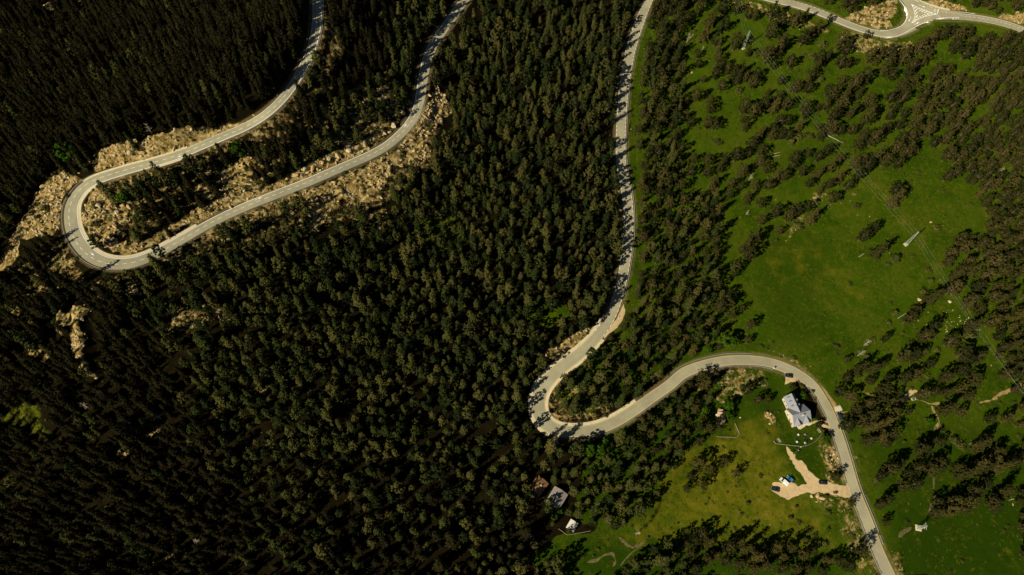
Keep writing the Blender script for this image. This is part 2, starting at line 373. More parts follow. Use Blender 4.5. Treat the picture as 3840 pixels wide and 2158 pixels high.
# ------------------------------------------------------------------ materials
def N(nt, kind, **kw):
    n = nt.nodes.new(kind)
    for k, v in kw.items():
        if k.startswith('i_'):
            n.inputs[k[2:].replace('_', ' ')].default_value = v
        else:
            setattr(n, k, v)
    return n
def newmat(name):
    m = bpy.data.materials.new(name)
    m.use_nodes = True
    b = m.node_tree.nodes['Principled BSDF']
    b.inputs['Roughness'].default_value = 0.85
    b.inputs['Specular IOR Level'].default_value = 0.25
    return m, m.node_tree, b
def c4(c):
    return (c[0], c[1], c[2], 1)
def noise(nt, scale, detail=3, rough=0.6, vec=None):
    n = N(nt, 'ShaderNodeTexNoise')
    n.inputs['Scale'].default_value = scale
    n.inputs['Detail'].default_value = detail
    n.inputs['Roughness'].default_value = rough
    if vec is not None:
        nt.links.new(vec, n.inputs['Vector'])
    return n.outputs['Fac']
def ramp(nt, fac, stops):
    r = N(nt, 'ShaderNodeValToRGB')
    e = r.color_ramp.elements
    while len(e) < len(stops):
        e.new(0.5)
    for k, (p, c) in enumerate(stops):
        e[k].position = p
        e[k].color = c4(c) if len(c) == 3 else c
    nt.links.new(fac, r.inputs[0])
    return r.outputs[0]
def mix(nt, fac, a, b, mode='MIX'):
    n = N(nt, 'ShaderNodeMix', data_type='RGBA', blend_type=mode)
    for s, v in ((0, fac), (6, a), (7, b)):
        if isinstance(v, (int, float)):
            n.inputs[s].default_value = v
        elif isinstance(v, tuple):
            n.inputs[s].default_value = c4(v)
        else:
            nt.links.new(v, n.inputs[s])
    return n.outputs[2]
def math_(nt, op, a, b=None, clamp=False):
    n = N(nt, 'ShaderNodeMath', operation=op, use_clamp=clamp)
    for s, v in ((0, a), (1, b)):
        if v is None:
            continue
        if isinstance(v, (int, float)):
            n.inputs[s].default_value = v
        else:
            nt.links.new(v, n.inputs[s])
    return n.outputs[0]
def simple(name, col, var=0.2, scale=3.0, rough=0.8, metal=0.0, bump=0.0, spec=0.25, coord='Object'):
    m, nt, b = newmat(name)
    tc = N(nt, 'ShaderNodeTexCoord').outputs[coord]
    f = noise(nt, scale, 4, 0.65, tc)
    lo = tuple(c * (1 - var) for c in col)
    hi = tuple(min(1, c * (1 + var)) for c in col)
    nt.links.new(ramp(nt, f, [(0.3, lo), (0.7, hi)]), b.inputs['Base Color'])
    b.inputs['Roughness'].default_value = rough
    b.inputs['Metallic'].default_value = metal
    b.inputs['Specular IOR Level'].default_value = spec
    if bump:
        bp = N(nt, 'ShaderNodeBump')
        bp.inputs['Strength'].default_value = bump
        nt.links.new(f, bp.inputs['Height'])
        nt.links.new(bp.outputs[0], b.inputs['Normal'])
    return m

def ground_material():
    m, nt, b = newmat('ground')
    tc = N(nt, 'ShaderNodeTexCoord').outputs['Object']
    a1 = N(nt, 'ShaderNodeAttribute', attribute_name='cover')
    a2 = N(nt, 'ShaderNodeAttribute', attribute_name='cover_b')
    s1, s2 = N(nt, 'ShaderNodeSeparateColor'), N(nt, 'ShaderNodeSeparateColor')
    nt.links.new(a1.outputs['Color'], s1.inputs[0])
    nt.links.new(a2.outputs['Color'], s2.inputs[0])
    grass, dry, rock = s1.outputs[0], s1.outputs[1], s1.outputs[2]
    mixz, lush_vignette, verge = s2.outputs[0], s2.outputs[1], s2.outputs[2]
    nf, nm, nc, nb = noise(nt, 1.1, 4, 0.7, tc), noise(nt, 0.22, 4, 0.6, tc), noise(nt, 0.045, 4, 0.6, tc), noise(nt, 0.018, 3, 0.5, tc)
    def edge(mask, n, w=0.35, amp=0.9):
        t = math_(nt, 'ADD', mask, math_(nt, 'MULTIPLY', math_(nt, 'SUBTRACT', n, 0.5), amp))
        mr = N(nt, 'ShaderNodeMapRange', clamp=True)
        mr.inputs[1].default_value = 0.5 - w / 2
        mr.inputs[2].default_value = 0.5 + w / 2
        nt.links.new(t, mr.inputs[0])
        return mr.outputs[0]
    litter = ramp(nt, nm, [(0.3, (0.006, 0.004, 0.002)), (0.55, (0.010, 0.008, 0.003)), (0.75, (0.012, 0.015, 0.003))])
    green = ramp(nt, nc, [(0.34, (0.022, 0.050, 0.001)), (0.5, (0.041, 0.077, 0.002)), (0.64, (0.074, 0.096, 0.005))])
    green = mix(nt, math_(nt, 'MULTIPLY', nf, 0.6), green, (0.020, 0.042, 0.001))
    green = mix(nt, ramp(nt, noise(nt, 0.5, 5, 0.75, tc), [(0.5, (0, 0, 0)), (0.70, (0.8, 0.8, 0.8))]), green, (0.092, 0.100, 0.010))
    green = mix(nt, edge(math_(nt, 'MULTIPLY', lush_vignette, 1.1), nc, 1.0, 1.4), green, mix(nt, nf, (0.010, 0.030, 0.001), (0.026, 0.050, 0.002)))  # lush grass tone, also carrying the painted vignette
    green = mix(nt, ramp(nt, noise(nt, 0.16, 6, 0.72, tc), [(0.66, (0, 0, 0)), (0.74, (0.7, 0.7, 0.7))]), green, (0.15, 0.115, 0.040))
    dryc = ramp(nt, nm, [(0.3, (0.052, 0.068, 0.003)), (0.5, (0.100, 0.098, 0.005)), (0.72, (0.155, 0.130, 0.014))])
    green = mix(nt, edge(math_(nt, 'MULTIPLY', dry, 0.8), noise(nt, 0.12, 5, 0.7, tc), 0.7, 2.2), green, dryc)
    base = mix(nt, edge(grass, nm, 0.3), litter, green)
    vo = N(nt, 'ShaderNodeTexVoronoi')
    vo.inputs['Scale'].default_value = 0.55
    nt.links.new(tc, vo.inputs['Vector'])
    rockc = ramp(nt, nm, [(0.25, (0.21, 0.130, 0.032)), (0.42, (0.31, 0.210, 0.070)), (0.58, (0.36, 0.265, 0.105)), (0.75, (0.41, 0.335, 0.17))])
    vg = N(nt, 'ShaderNodeSeparateColor')
    nt.links.new(vo.outputs['Color'], vg.inputs[0])
    rockc = mix(nt, 0.75, rockc, ramp(nt, vg.outputs[0], [(0.1, (0.55, 0.50, 0.42)), (0.5, (1, 1, 1)), (0.9, (1.35, 1.38, 1.4))]), 'MULTIPLY')
    scrub = ramp(nt, nf, [(0.45, (0.035, 0.040, 0.008)), (0.7, (0.10, 0.09, 0.020))])
    rockc = mix(nt, ramp(nt, noise(nt, 0.35, 5, 0.7, tc), [(0.48, (0, 0, 0)), (0.60, (1, 1, 1))]), rockc, scrub)
    base = mix(nt, edge(math_(nt, 'MULTIPLY', mixz, 0.50), noise(nt, 0.3, 5, 0.75, tc), 0.25, 2.0), base, rockc)
    base = mix(nt, math_(nt, 'MULTIPLY', edge(verge, nm, 0.5), 0.45), base, (0.22, 0.17, 0.075))
    base = mix(nt, edge(rock, nf, 0.3), base, rockc)
    nt.links.new(base, b.inputs['Base Color'])
    b.inputs['Roughness'].default_value = 1.0
    b.inputs['Specular IOR Level'].default_value = 0.0
    bp = N(nt, 'ShaderNodeBump')
    bp.inputs['Strength'].default_value = 0.7
    bp.inputs['Distance'].default_value = 0.5
    nt.links.new(math_(nt, 'ADD', nf, noise(nt, 3.0, 3, 0.6, tc)), bp.inputs['Height'])
    nt.links.new(bp.outputs[0], b.inputs['Normal'])
    return m

def foliage(name, cols, rnd=0.5, hue=0.0):
    """leaf material: clump to clump and tree to tree differences in the leaf colour itself"""
    m, nt, b = newmat(name)
    geo = N(nt, 'ShaderNodeNewGeometry')
    oi = N(nt, 'ShaderNodeObjectInfo')
    at_ = N(nt, 'ShaderNodeAttribute', attribute_name='tone')
    f = math_(nt, 'ADD', math_(nt, 'MULTIPLY', at_.outputs['Fac'], 1 - rnd), math_(nt, 'MULTIPLY', oi.outputs['Random'], rnd))
    col = ramp(nt, f, [(i / (len(cols) - 1) * 0.8 + 0.1, c) for i, c in enumerate(cols)])
    nt.links.new(col, b.inputs['Base Color'])
    b.inputs['Roughness'].default_value = 1.0
    b.inputs['Specular IOR Level'].default_value = 0.03
    return m

M = {}
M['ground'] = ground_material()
M['asphalt'] = simple('asphalt', (0.315, 0.293, 0.180), 0.12, 0.6, 0.9, bump=0.05)
def asphalt_material():
    m, nt, b = newmat('asphalt')
    tc = N(nt, 'ShaderNodeTexCoord').outputs['Object']
    a = ramp(nt, noise(nt, 0.09, 4, 0.6, tc), [(0.35, (0.275, 0.255, 0.155)), (0.65, (0.350, 0.325, 0.200))])
    a = mix(nt, 0.6, a, ramp(nt, noise(nt, 1.2, 5, 0.75, tc), [(0.3, (0.84, 0.84, 0.84)), (0.7, (1.12, 1.12, 1.12))]), 'MULTIPLY')
    pm = ramp(nt, noise(nt, 0.05, 2, 0.4, tc), [(0.60, (0, 0, 0)), (0.615, (1, 1, 1))])
    a = mix(nt, math_(nt, 'MULTIPLY', pm, 0.22), a, (0.19, 0.18, 0.125))
    w = N(nt, 'ShaderNodeAttribute', attribute_name='lane')
    a = mix(nt, math_(nt, 'MULTIPLY', w.outputs['Fac'], 0.28), a, (0.18, 0.17, 0.115))
    nt.links.new(a, b.inputs['Base Color'])
    b.inputs['Roughness'].default_value = 0.9
    return m
M['asphalt'] = asphalt_material()
M['concrete'] = simple('concrete', (0.54, 0.47, 0.29), 0.12, 0.7, 0.9)
M['gravel'] = simple('gravel', (0.47, 0.345, 0.175), 0.16, 0.5, 1.0, bump=0.2)
M['faint_dirt'] = simple('worn_earth', (0.095, 0.080, 0.028), 0.45, 0.7, 1.0)
M['dirt'] = simple('dirt', (0.27, 0.185, 0.07), 0.3, 0.7, 1.0, bump=0.2)
M['paint'] = simple('road_paint', (0.80, 0.78, 0.70), 0.1, 2.0, 0.7)
M['yellow'] = simple('yellow_paint', (0.62, 0.40, 0.10), 0.2, 2.0, 0.7)
M['steel'] = simple('galvanised_steel', (0.36, 0.37, 0.34), 0.15, 2.0, 0.6, 0.2)
M['lattice'] = simple('lattice_steel', (0.34, 0.36, 0.29), 0.15, 1.0, 0.6, 0.1)
M['slate'] = simple('slate', (0.215, 0.225, 0.235), 0.14, 1.4, 0.65, bump=0.2)
M['wall'] = simple('stone_wall', (0.56, 0.47, 0.32), 0.18, 1.2, 0.9, bump=0.3)
M['wood'] = simple('weathered_wood', (0.30, 0.25, 0.16), 0.25, 3.0, 0.85)
M['brown_wood'] = simple('brown_wood', (0.17, 0.08, 0.03), 0.3, 3.0, 0.8)
M['tile'] = simple('brown_tile', (0.20, 0.105, 0.042), 0.3, 1.4, 0.85, bump=0.3)
M['tan_roof'] = simple('tan_roof', (0.46, 0.31, 0.18), 0.12, 1.2, 0.8)
M['grey_roof'] = simple('grey_roof', (0.215, 0.195, 0.155), 0.15, 1.2, 0.8)
M['white_roof'] = simple('white_roof', (0.60, 0.56, 0.46), 0.1, 1.2, 0.7)
M['white'] = simple('white_paint', (0.66, 0.65, 0.58), 0.05, 1.0, 0.6)
M['glass'] = simple('dark_glass', (0.02, 0.025, 0.03), 0.2, 1.0, 0.08, 0.0, spec=0.6)
M['black_car'] = simple('black_car_paint', (0.012, 0.012, 0.015), 0.1, 1.0, 0.22, spec=0.5)
M['navy_car'] = simple('navy_car_paint', (0.015, 0.03, 0.075), 0.1, 1.0, 0.22, spec=0.5)
M['blue_car'] = simple('blue_car_paint', (0.03, 0.17, 0.30), 0.1, 1.0, 0.25, spec=0.5)
M['white_car'] = simple('white_car_paint', (0.74, 0.73, 0.68), 0.04, 1.0, 0.3, spec=0.5)
M['rubber'] = simple('rubber', (0.02, 0.02, 0.02), 0.1, 2.0, 0.9)
M['lamp'] = simple('lamp_lens', (0.7, 0.7, 0.68), 0.05, 1.0, 0.15, spec=0.6)
M['red_lamp'] = simple('red_lens', (0.35, 0.02, 0.02), 0.05, 1.0, 0.2, spec=0.6)
M['dark'] = simple('dark_metal', (0.03, 0.03, 0.03), 0.2, 2.0, 0.6)
M['green_metal'] = simple('green_metal', (0.12, 0.28, 0.16), 0.15, 2.0, 0.6)
M['blue_sign'] = simple('blue_sign', (0.25, 0.35, 0.55), 0.1, 2.0, 0.5)
M['bark'] = simple('bark', (0.10, 0.065, 0.035), 0.3, 2.0, 0.95)
M['dead'] = simple('dead_wood', (0.36, 0.30, 0.21), 0.25, 2.0, 0.9)
M['rock'] = simple('rock', (0.40, 0.285, 0.125), 0.30, 0.55, 0.95, bump=0.4)
M['pale_rock'] = simple('pale_rock', (0.46, 0.38, 0.22), 0.2, 0.6, 0.95, bump=0.4)
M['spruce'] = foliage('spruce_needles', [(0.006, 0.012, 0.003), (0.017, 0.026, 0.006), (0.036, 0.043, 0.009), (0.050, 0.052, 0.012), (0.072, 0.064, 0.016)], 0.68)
M['fir'] = foliage('fir_needles_vignette', [(0.008, 0.0075, 0.003), (0.014, 0.013, 0.0045), (0.022, 0.020, 0.006)], 0.45)  # fir needles coloured extra dark to imitate vignette at left and bottom
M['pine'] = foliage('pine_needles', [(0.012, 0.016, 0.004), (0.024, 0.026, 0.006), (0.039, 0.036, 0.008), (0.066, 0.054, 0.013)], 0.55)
M['leaf'] = foliage('green_leaves', [(0.014, 0.036, 0.002), (0.028, 0.062, 0.003), (0.050, 0.092, 0.006)], 0.4)
M['scrub'] = foliage('scrub_leaves', [(0.030, 0.040, 0.008), (0.055, 0.062, 0.012), (0.085, 0.085, 0.018)], 0.5)

# ------------------------------------------------------------------ mesh helpers
class MB:
    def __init__(self):
        self.v, self.f = [], []
    def add(self, vs, fs):
        o = len(self.v)
        self.v += [tuple(map(float, p)) for p in vs]
        self.f += [tuple(i + o for i in f) for f in fs]
        return self
    def poly(self, pts):
        return self.add(pts, [tuple(range(len(pts)))])
    def box(self, c, s, rz=0.0, taper=1.0):
        x, y, z = s[0] / 2, s[1] / 2, s[2] / 2
        vs = []
        ca, sa = math.cos(rz), math.sin(rz)
        for dz, t in ((-z, 1), (z, taper)):
            for dx, dy in ((-x, -y), (x, -y), (x, y), (-x, y)):
                dx, dy = dx * t, dy * t
                vs.append((c[0] + dx * ca - dy * sa, c[1] + dx * sa + dy * ca, c[2] + dz))
        return self.add(vs, [(3, 2, 1, 0), (4, 5, 6, 7), (0, 1, 5, 4), (1, 2, 6, 5), (2, 3, 7, 6), (3, 0, 4, 7)])
    def tube(self, pts, rad, n=5, cap=True):
        pts = [Vector(p) for p in pts]
        rad = rad if isinstance(rad, (list, tuple)) else [rad] * len(pts)
        vs, fs = [], []
        for i, p in enumerate(pts):
            t = (pts[min(i + 1, len(pts) - 1)] - pts[max(i - 1, 0)]).normalized()
            a = t.cross(Vector((0, 0, 1)))
            a = Vector((1, 0, 0)) if a.length < 1e-3 else a.normalized()
            b = t.cross(a)
            for k in range(n):
                w = 2 * math.pi * k / n
                vs.append(p + (a * math.cos(w) + b * math.sin(w)) * rad[i])
        for i in range(len(pts) - 1):
            for k in range(n):
                fs.append((i * n + k, i * n + (k + 1) % n, (i + 1) * n + (k + 1) % n, (i + 1) * n + k))
        if cap:
            fs.append(tuple(range(n - 1, -1, -1)))
            fs.append(tuple(range((len(pts) - 1) * n, len(pts) * n)))
        return self.add(vs, fs)
    def slab(self, pts, th):
        """a flat panel of thickness th below the given outline"""
        pts = [Vector(p) for p in pts]
        n = (pts[1] - pts[0]).cross(pts[2] - pts[0]).normalized()
        if n.z < 0:
            pts = pts[::-1]
            n = -n
        lo = [p - n * th for p in pts]
        k = len(pts)
        return self.add(pts + lo, [tuple(range(k)), tuple(range(2 * k - 1, k - 1, -1))] + [(i, k + i, k + (i + 1) % k, (i + 1) % k) for i in range(k)])
    def build(self, name, mat, parent=None, smooth=False):
        me = bpy.data.meshes.new(name)
        me.from_pydata(self.v, [], self.f)
        me.materials.append(M[mat] if isinstance(mat, str) else mat)
        if smooth:
            me.polygons.foreach_set('use_smooth', [True] * len(me.polygons))
        me.update()
        o = bpy.data.objects.new(name, me)
        COL.objects.link(o)
        o.parent = parent
        return o
def tag(o, label=None, cat=None, group=None, kind=None):
    for k, v in (('label', label), ('category', cat), ('group', group), ('kind', kind)):
        if v:
            o[k] = v
    return o
def thing(name, label, cat, loc, rz=0.0, group=None):
    o = bpy.data.objects.new(name, None)
    o.empty_display_size = 0.5
    COL.objects.link(o)
    o.location = loc
    o.rotation_euler = (0, 0, rz)
    return tag(o, label, cat, group)

# ------------------------------------------------------------------ ground sheet
def build_ground():
    ny, nx = GX.shape
    me = bpy.data.meshes.new('ground')
    co = np.stack([GX, GY, HZ], -1).reshape(-1, 3).astype(np.float32)
    i = (np.arange(ny - 1)[:, None] * nx + np.arange(nx - 1)[None]).ravel()
    q = np.stack([i, i + 1, i + nx + 1, i + nx], 1).ravel().astype(np.int32)
    me.vertices.add(len(co))
    me.vertices.foreach_set('co', co.ravel())
    me.loops.add(len(q))
    me.loops.foreach_set('vertex_index', q)
    me.polygons.add(len(i))
    me.polygons.foreach_set('loop_start', np.arange(0, len(q), 4, dtype=np.int32))
    me.polygons.foreach_set('use_smooth', np.ones(len(i), bool))
    me.update(calc_edges=True)
    for nm, ch in (('cover', (M_GRASS, M_DRY, M_ROCK)), ('cover_b', (M_UNDER, M_LUSH_VIGNETTE, M_VERGE))):
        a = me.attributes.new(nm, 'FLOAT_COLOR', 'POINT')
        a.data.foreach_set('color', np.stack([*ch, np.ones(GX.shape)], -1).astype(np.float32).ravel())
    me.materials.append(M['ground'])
    o = bpy.data.objects.new('ground', me)
    COL.objects.link(o)
    tag(o, kind='structure')
build_ground()

# ------------------------------------------------------------------ roads
def ribbon(mb, P, s0, s1, off0, off1, dz, step=1.0, wave=0.0):
    """a strip of road from s0 to s1; off: (rel, metres)"""
    n = max(2, int(abs(s1 - s0) / step) + 1)
    ss = np.linspace(s0, s1, n)
    rows = []
    for rel, off in (off0, off1):
        x, y, z, _, _ = P.at(ss, off, rel)
        if wave:
            k = wave * vnoise(ss + x * 0.3, ss * 0 + y, 2.0, 77)
            x, y = x + k, y + k
        rows.append(np.stack([x, y, z + dz], 1))
    vs = np.concatenate(rows)
    mb.add(vs, [(i, i + 1, n + i + 1, n + i) if off1[1] < off0[1] else (n + i, n + i + 1, i + 1, i) for i in range(n - 1)])
def road(P, name):
    mb = MB()
    n = len(P.s)
    rows = []
    FR = (1, 0.72, 0.5, 0.28, 0, -0.28, -0.5, -0.72, -1)
    for f in FR:
        off = P.wl * f if f >= 0 else P.wr * f
        rows.append(np.stack([P.x - P.ty * off, P.y + P.tx * off, P.z + 0.06 - 0.02 * abs(f)], 1))
    for f in (1, -1):
        off = (P.wl + 0.3) * f if f > 0 else (P.wr + 0.3) * f
        rows.append(np.stack([P.x - P.ty * off, P.y + P.tx * off, P.z - 0.35], 1))
    rows = [rows[9]] + rows[:9] + [rows[10]]
    vs = np.concatenate(rows)
    fs = []
    for r in range(10):
        fs += [((r + 1) * n + i, (r + 1) * n + i + 1, r * n + i + 1, r * n + i) for i in range(n - 1)]
    mb.add(vs, fs)
    o = mb.build(name, 'asphalt', smooth=False)
    w = np.repeat(np.array([0, 0, 0.9, 0.25, 0.9, 0, 0.9, 0.25, 0.9, 0, 0]), n) * (0.6 + 0.4 * vnoise(np.tile(P.s, 11), np.zeros(11 * n), 22, 88))
    A = o.data.attributes.new('lane', 'FLOAT', 'POINT')
    A.data.foreach_set('value', w.astype(np.float32))
    return tag(o, kind='structure')
for P, nm in ((PA, 'mountain_road'), (PB, 'valley_road'), (PC, 'ridge_road'), (PD, 'branch_road')):
    road(P, nm)
def drape(name, poly, mat, dz, cell=1.2, ragged=0.0, seed=1, zf=None):
    """a sheet laid on the ground inside a photo outline"""
    P = np.array(poly, float)
    x, y = hit(P[:, 0], P[:, 1], 0.0, gz)
    n = len(x)
    xs, ys = [], []
    for i in range(n):
        j = (i + 1) % n
        k = max(1, int(math.hypot(x[j] - x[i], y[j] - y[i]) / 0.7))
        for a in range(k):
            xs.append(x[i] + (x[j] - x[i]) * a / k)
            ys.append(y[i] + (y[j] - y[i]) * a / k)
    xs, ys = np.array(xs), np.array(ys)
    if ragged:
        xs = xs + ragged * vnoise(xs, ys, 1.3, seed)
        ys = ys + ragged * vnoise(xs, ys, 1.3, seed + 5)
    b = np.stack([xs, ys], 1)
    gx, gy = np.meshgrid(np.arange(xs.min(), xs.max(), cell), np.arange(ys.min(), ys.max(), cell))
    gx, gy = gx.ravel(), gy.ravel()
    m = inside(gx, gy, b)
    gx, gy = gx[m], gy[m]
    if len(gx):
        far = np.min((gx[:, None] - xs[None]) ** 2 + (gy[:, None] - ys[None]) ** 2, 1) > 0.25
        gx, gy = gx[far], gy[far]
    co = [Vector((float(a), float(c))) for a, c in zip(np.concatenate([xs, gx]), np.concatenate([ys, gy]))]
    k = len(xs)
    v, _, f, *_ = delaunay_2d_cdt(co, [(i, (i + 1) % k) for i in range(k)], [list(range(k))], 1, 1e-4)
    va = np.array([(p.x, p.y) for p in v])
    z = (zf or gz)(va[:, 0], va[:, 1]) + dz
    mb = MB()
    fs = []
    for t in f:
        a, bb, c = (va[i] for i in t[:3])
        cr = (bb[0] - a[0]) * (c[1] - a[1]) - (bb[1] - a[1]) * (c[0] - a[0])
        fs.append(tuple(t) if cr > 0 else tuple(t[::-1]))
    mb.add(np.column_stack([va, z]), fs)
    return mb.build(name, mat)
def zroadish(x, y):
    return bil(ZR, x, y)
tag(drape('road_junction', JUNC, 'asphalt', 0.31), kind='structure')
tag(drape('gravel_lot', LOT, 'gravel', 0.05, ragged=0.65, seed=61), kind='structure')
tag(drape('gravel_layby', T(2860,1360,5.17,[(262,128),(330,150),(420,205),(440,290),(425,440),(470,420),(540,380),(640,385),(760,390),(800,360),(620,260),(420,170),(300,130)]), 'gravel', 0.22, ragged=0.25, seed=62), kind='structure')
tag(drape('gravel_verge', T(2860,1360,5.17,[(1090,400),(1150,470),(1260,590),(1370,740),(1440,830),(1390,900),(1440,980),(1500,1090),(1450,1080),(1380,900),(1290,720),(1180,540)]), 'dirt', 0.20, ragged=0.25, seed=63), kind='structure')
tag(drape('concrete_pad', T(2860,1360,5.17,[(1382,880),(1440,845),(1500,838),(1545,930),(1480,952),(1408,955)]), 'concrete', 0.24), kind='structure')
tag(drape('gravel_pullout', T(1960,1180,2.895,[(335,1310),(395,1322),(385,1365),(390,1400),(320,1420),(290,1390),(320,1350)]), 'gravel', 0.14, ragged=0.4, seed=64), kind='structure')
tag(drape('gravel_strip', T(1280,720,K,[(2128,850),(2140,890),(2125,960),(2085,1020),(2010,1080),(1985,1105),(1978,1090),(2030,1010),(2075,960),(2105,900)]), 'gravel', 0.14, ragged=0.3, seed=65), kind='structure')
def track(name, pts, w, mat='dirt', dz=0.06, seed=70):
    """a narrow foot path laid on the ground"""
    P = np.array(pts, float)
    x, y = hit(P[:, 0], P[:, 1], 0.0, gz)
    s = np.concatenate([[0], np.cumsum(np.hypot(np.diff(x), np.diff(y)))])
    q = np.arange(0, s[-1], 0.7)
    X, Y = np.interp(q, s, x), np.interp(q, s, y)
    X, Y = X + 0.5 * vnoise(q, q * 0, 4, seed), Y + 0.5 * vnoise(q, q * 0, 4, seed + 1)
    tx, ty = np.gradient(X), np.gradient(Y)
    l = np.hypot(tx, ty) + 1e-9
    hw = w * 0.5 * (0.8 + 0.6 * vnoise(q, q * 0, 3, seed + 2)) * np.clip(np.minimum(q, q[-1] - q) / 2 + 0.25, 0, 1)
    rows = []
    for f in (1, 0, -1):
        a, b = X - ty / l * hw * f, Y + tx / l * hw * f
        rows.append(np.stack([a, b, gz(a, b) + dz + (0.02 if f == 0 else 0)], 1))
    n = len(q)
    mb = MB()
    mb.add(np.concatenate(rows), [((r + 1) * n + i, (r + 1) * n + i + 1, r * n + i + 1, r * n + i) for r in range(2) for i in range(n - 1)])
    return tag(mb.build(name, mat), kind='structure')
TR9 = lambda p: T(2560, 1438, K, p)
track('dirt_path', TR9([(1350,60),(1450,100),(1560,140)]), 1.2, seed=71)
track('dirt_path', TR9([(1590,160),(1660,135),(1700,90),(1740,65),(1880,65)]), 2.0, 'gravel', seed=72)
track('dirt_path', TR9([(1720,120),(1770,120),(1860,160),(1980,160)]), 1.6, seed=73)
track('dirt_path', TR9([(1870,165),(1910,230),(1930,290),(1890,360)]), 1.3, seed=74)
track('dirt_path', TR9([(1930,290),(1960,350),(2020,420),(2100,500)]), 1.0, 'faint_dirt', seed=75)
track('dirt_path', TR9([(1890,690),(1890,780),(1915,880),(1870,930),(1850,980)]), 1.2, 'faint_dirt', seed=76)
track('dirt_path', TR9([(2220,150),(2320,130),(2420,70),(2580,0)]), 1.8, seed=77)
track('dirt_path', TR9([(1150,200),(1200,215),(1260,210)]), 0.9, seed=78)
track('dirt_path', TR9([(880,325),(960,300),(1040,275),(1100,300)]), 2.2, 'gravel', seed=79)
track('dirt_path', TR9([(1040,315),(1090,330),(1120,345)]), 1.8, 'gravel', seed=80)
track('dirt_path', TR9([(1440,770),(1470,690),(1530,620),(1620,570)]), 1.8, 'faint_dirt', seed=81)
track('dirt_path', TR9([(1620,1160),(1680,1110),(1720,1080)]), 1.6, 'faint_dirt', seed=82)
TR8 = lambda p: T(1280, 1438, K, p)
track('dirt_path', TR8([(1850,1355),(1920,1345),(1990,1300),(2050,1285),(2070,1340),(2050,1390)]), 1.3, 'faint_dirt', seed=83)
track('dirt_path', TR8([(2100,1370),(2160,1310),(2240,1230),(2290,1190)]), 1.1, 'faint_dirt', seed=84)
track('dirt_path', TR8([(2100,1160),(2140,1210),(2190,1240),(2260,1210)]), 1.5, 'faint_dirt', seed=85)

# painted markings
def dashes(P, s0, s1, off, w, on, gap, dz, mat, mb):
    s = s0
    while s < s1:
        ribbon(mb, P, s, min(s + on, s1), (off[0], off[1] + w / 2), (off[0], off[1] - w / 2), dz, 0.7)
        s += on + gap
wm, ym = MB(), MB()
DZ = 0.066
dashes(PA, 0, PA.L, (None, 0.0), 0.20, 2.4, 2.3, 0.068, 'paint', wm)
ribbon(wm, PA, 0, PA.L, ('L', -0.25), ('L', -0.50), DZ)
ribbon(wm, PA, 0, PA.near(700, 590), ('R', -0.2), ('R', -0.34), DZ)
sB1 = PB.near(2262, 1270)
dashes(PB, 0, sB1, ('L', -0.30), 0.24, 1.5, 2.0, DZ, 'paint', wm)
dashes(PB, 0, sB1, ('R', -0.30), 0.24, 1.5, 2.0, DZ, 'paint', wm)
ribbon(ym, PB, sB1, PB.L, ('L', -0.30), ('L', -0.48), DZ)
ribbon(ym, PB, sB1, PB.near(2905, 1383), ('R', -0.30), ('R', -0.48), DZ)
dashes(PB, PB.near(2905, 1383), PB.L, ('R', -0.35), 0.2, 2.0, 3.0, DZ, 'paint', ym)
ribbon(wm, PC, 0, PC.near(3360, 120), ('R', -0.25), ('R', -0.47), DZ)
dashes(PC, 0, PC.near(3150, 75), ('L', -0.25), 0.24, 1.5, 1.6, DZ, 'paint', wm)
ribbon(wm, PC, PC.near(3150, 75), PC.near(3340, 128), ('L', -0.25), ('L', -0.45), DZ)
dashes(PD, 12, PD.L, (None, 0.3), 0.22, 1.6, 1.4, 0.068, 'paint', wm)
ribbon(wm, PD, 10, PD.L, ('L', -0.2), ('L', -0.42), DZ)
def arrow(P, px, py, off, mb, size=1.0, flip=False):
    s = P.near(px, py)
    x, y, z, tx, ty = P.at(s, off)
    if flip:
        tx, ty = -tx, -ty
    nx, ny = -ty, tx
    q = lambda a, b: (x + (tx * a + nx * b) * size, y + (ty * a + ny * b) * size, z + 0.070)
    mb.poly([q(-3.2, 0.11), q(-3.2, -0.11), q(1.0, -0.11), q(1.0, 0.11)])
    mb.poly([q(1.0, 0.55), q(1.0, -0.55), q(3.2, 0)])
for px, py, o in ((685,592,1.6),(343,945,1.9),(962,744,1.6),(1516,476,1.6)):
    arrow(PA, px, py, o, wm)

    pass
def jz(x, y):
    return gz(x, y) + 0.33
def jpoly(mb, pts, k=6.44, ox=3300, oy=0, dz=0.0):
    P = np.array(pts, float)
    x, y = hit(ox + P[:, 0] / k, oy + P[:, 1] / k, 0.3, gz)
    mb.poly([(a, b, float(jz(a, b)) + dz) for a, b in zip(x, y)])
def jline(mb, pts, w, k=6.44, ox=3300, oy=0):
    P = np.array(pts, float)
    x, y = hit(ox + P[:, 0] / k, oy + P[:, 1] / k, 0.3, gz)
    s = np.concatenate([[0], np.cumsum(np.hypot(np.diff(x), np.diff(y)))])
    n = max(2, int(s[-1] / 0.8) + 1)
    q = np.linspace(0, s[-1], n)
    X, Y = np.interp(q, s, x), np.interp(q, s, y)
    tx, ty = np.gradient(X), np.gradient(Y)
    l = np.hypot(tx, ty)
    w = np.interp(q, np.linspace(0, s[-1], len(w)), w) if isinstance(w, (list, tuple)) else np.full(n, w)
    a = np.stack([X - ty / l * w / 2, Y + tx / l * w / 2], 1)
    b = np.stack([X + ty / l * w / 2, Y - tx / l * w / 2], 1)
    A = np.column_stack([a, jz(a[:, 0], a[:, 1])])
    B = np.column_stack([b, jz(b[:, 0], b[:, 1])])
    mb.add(np.concatenate([A, B]), [(n + i, n + i + 1, i + 1, i) for i in range(n - 1)])
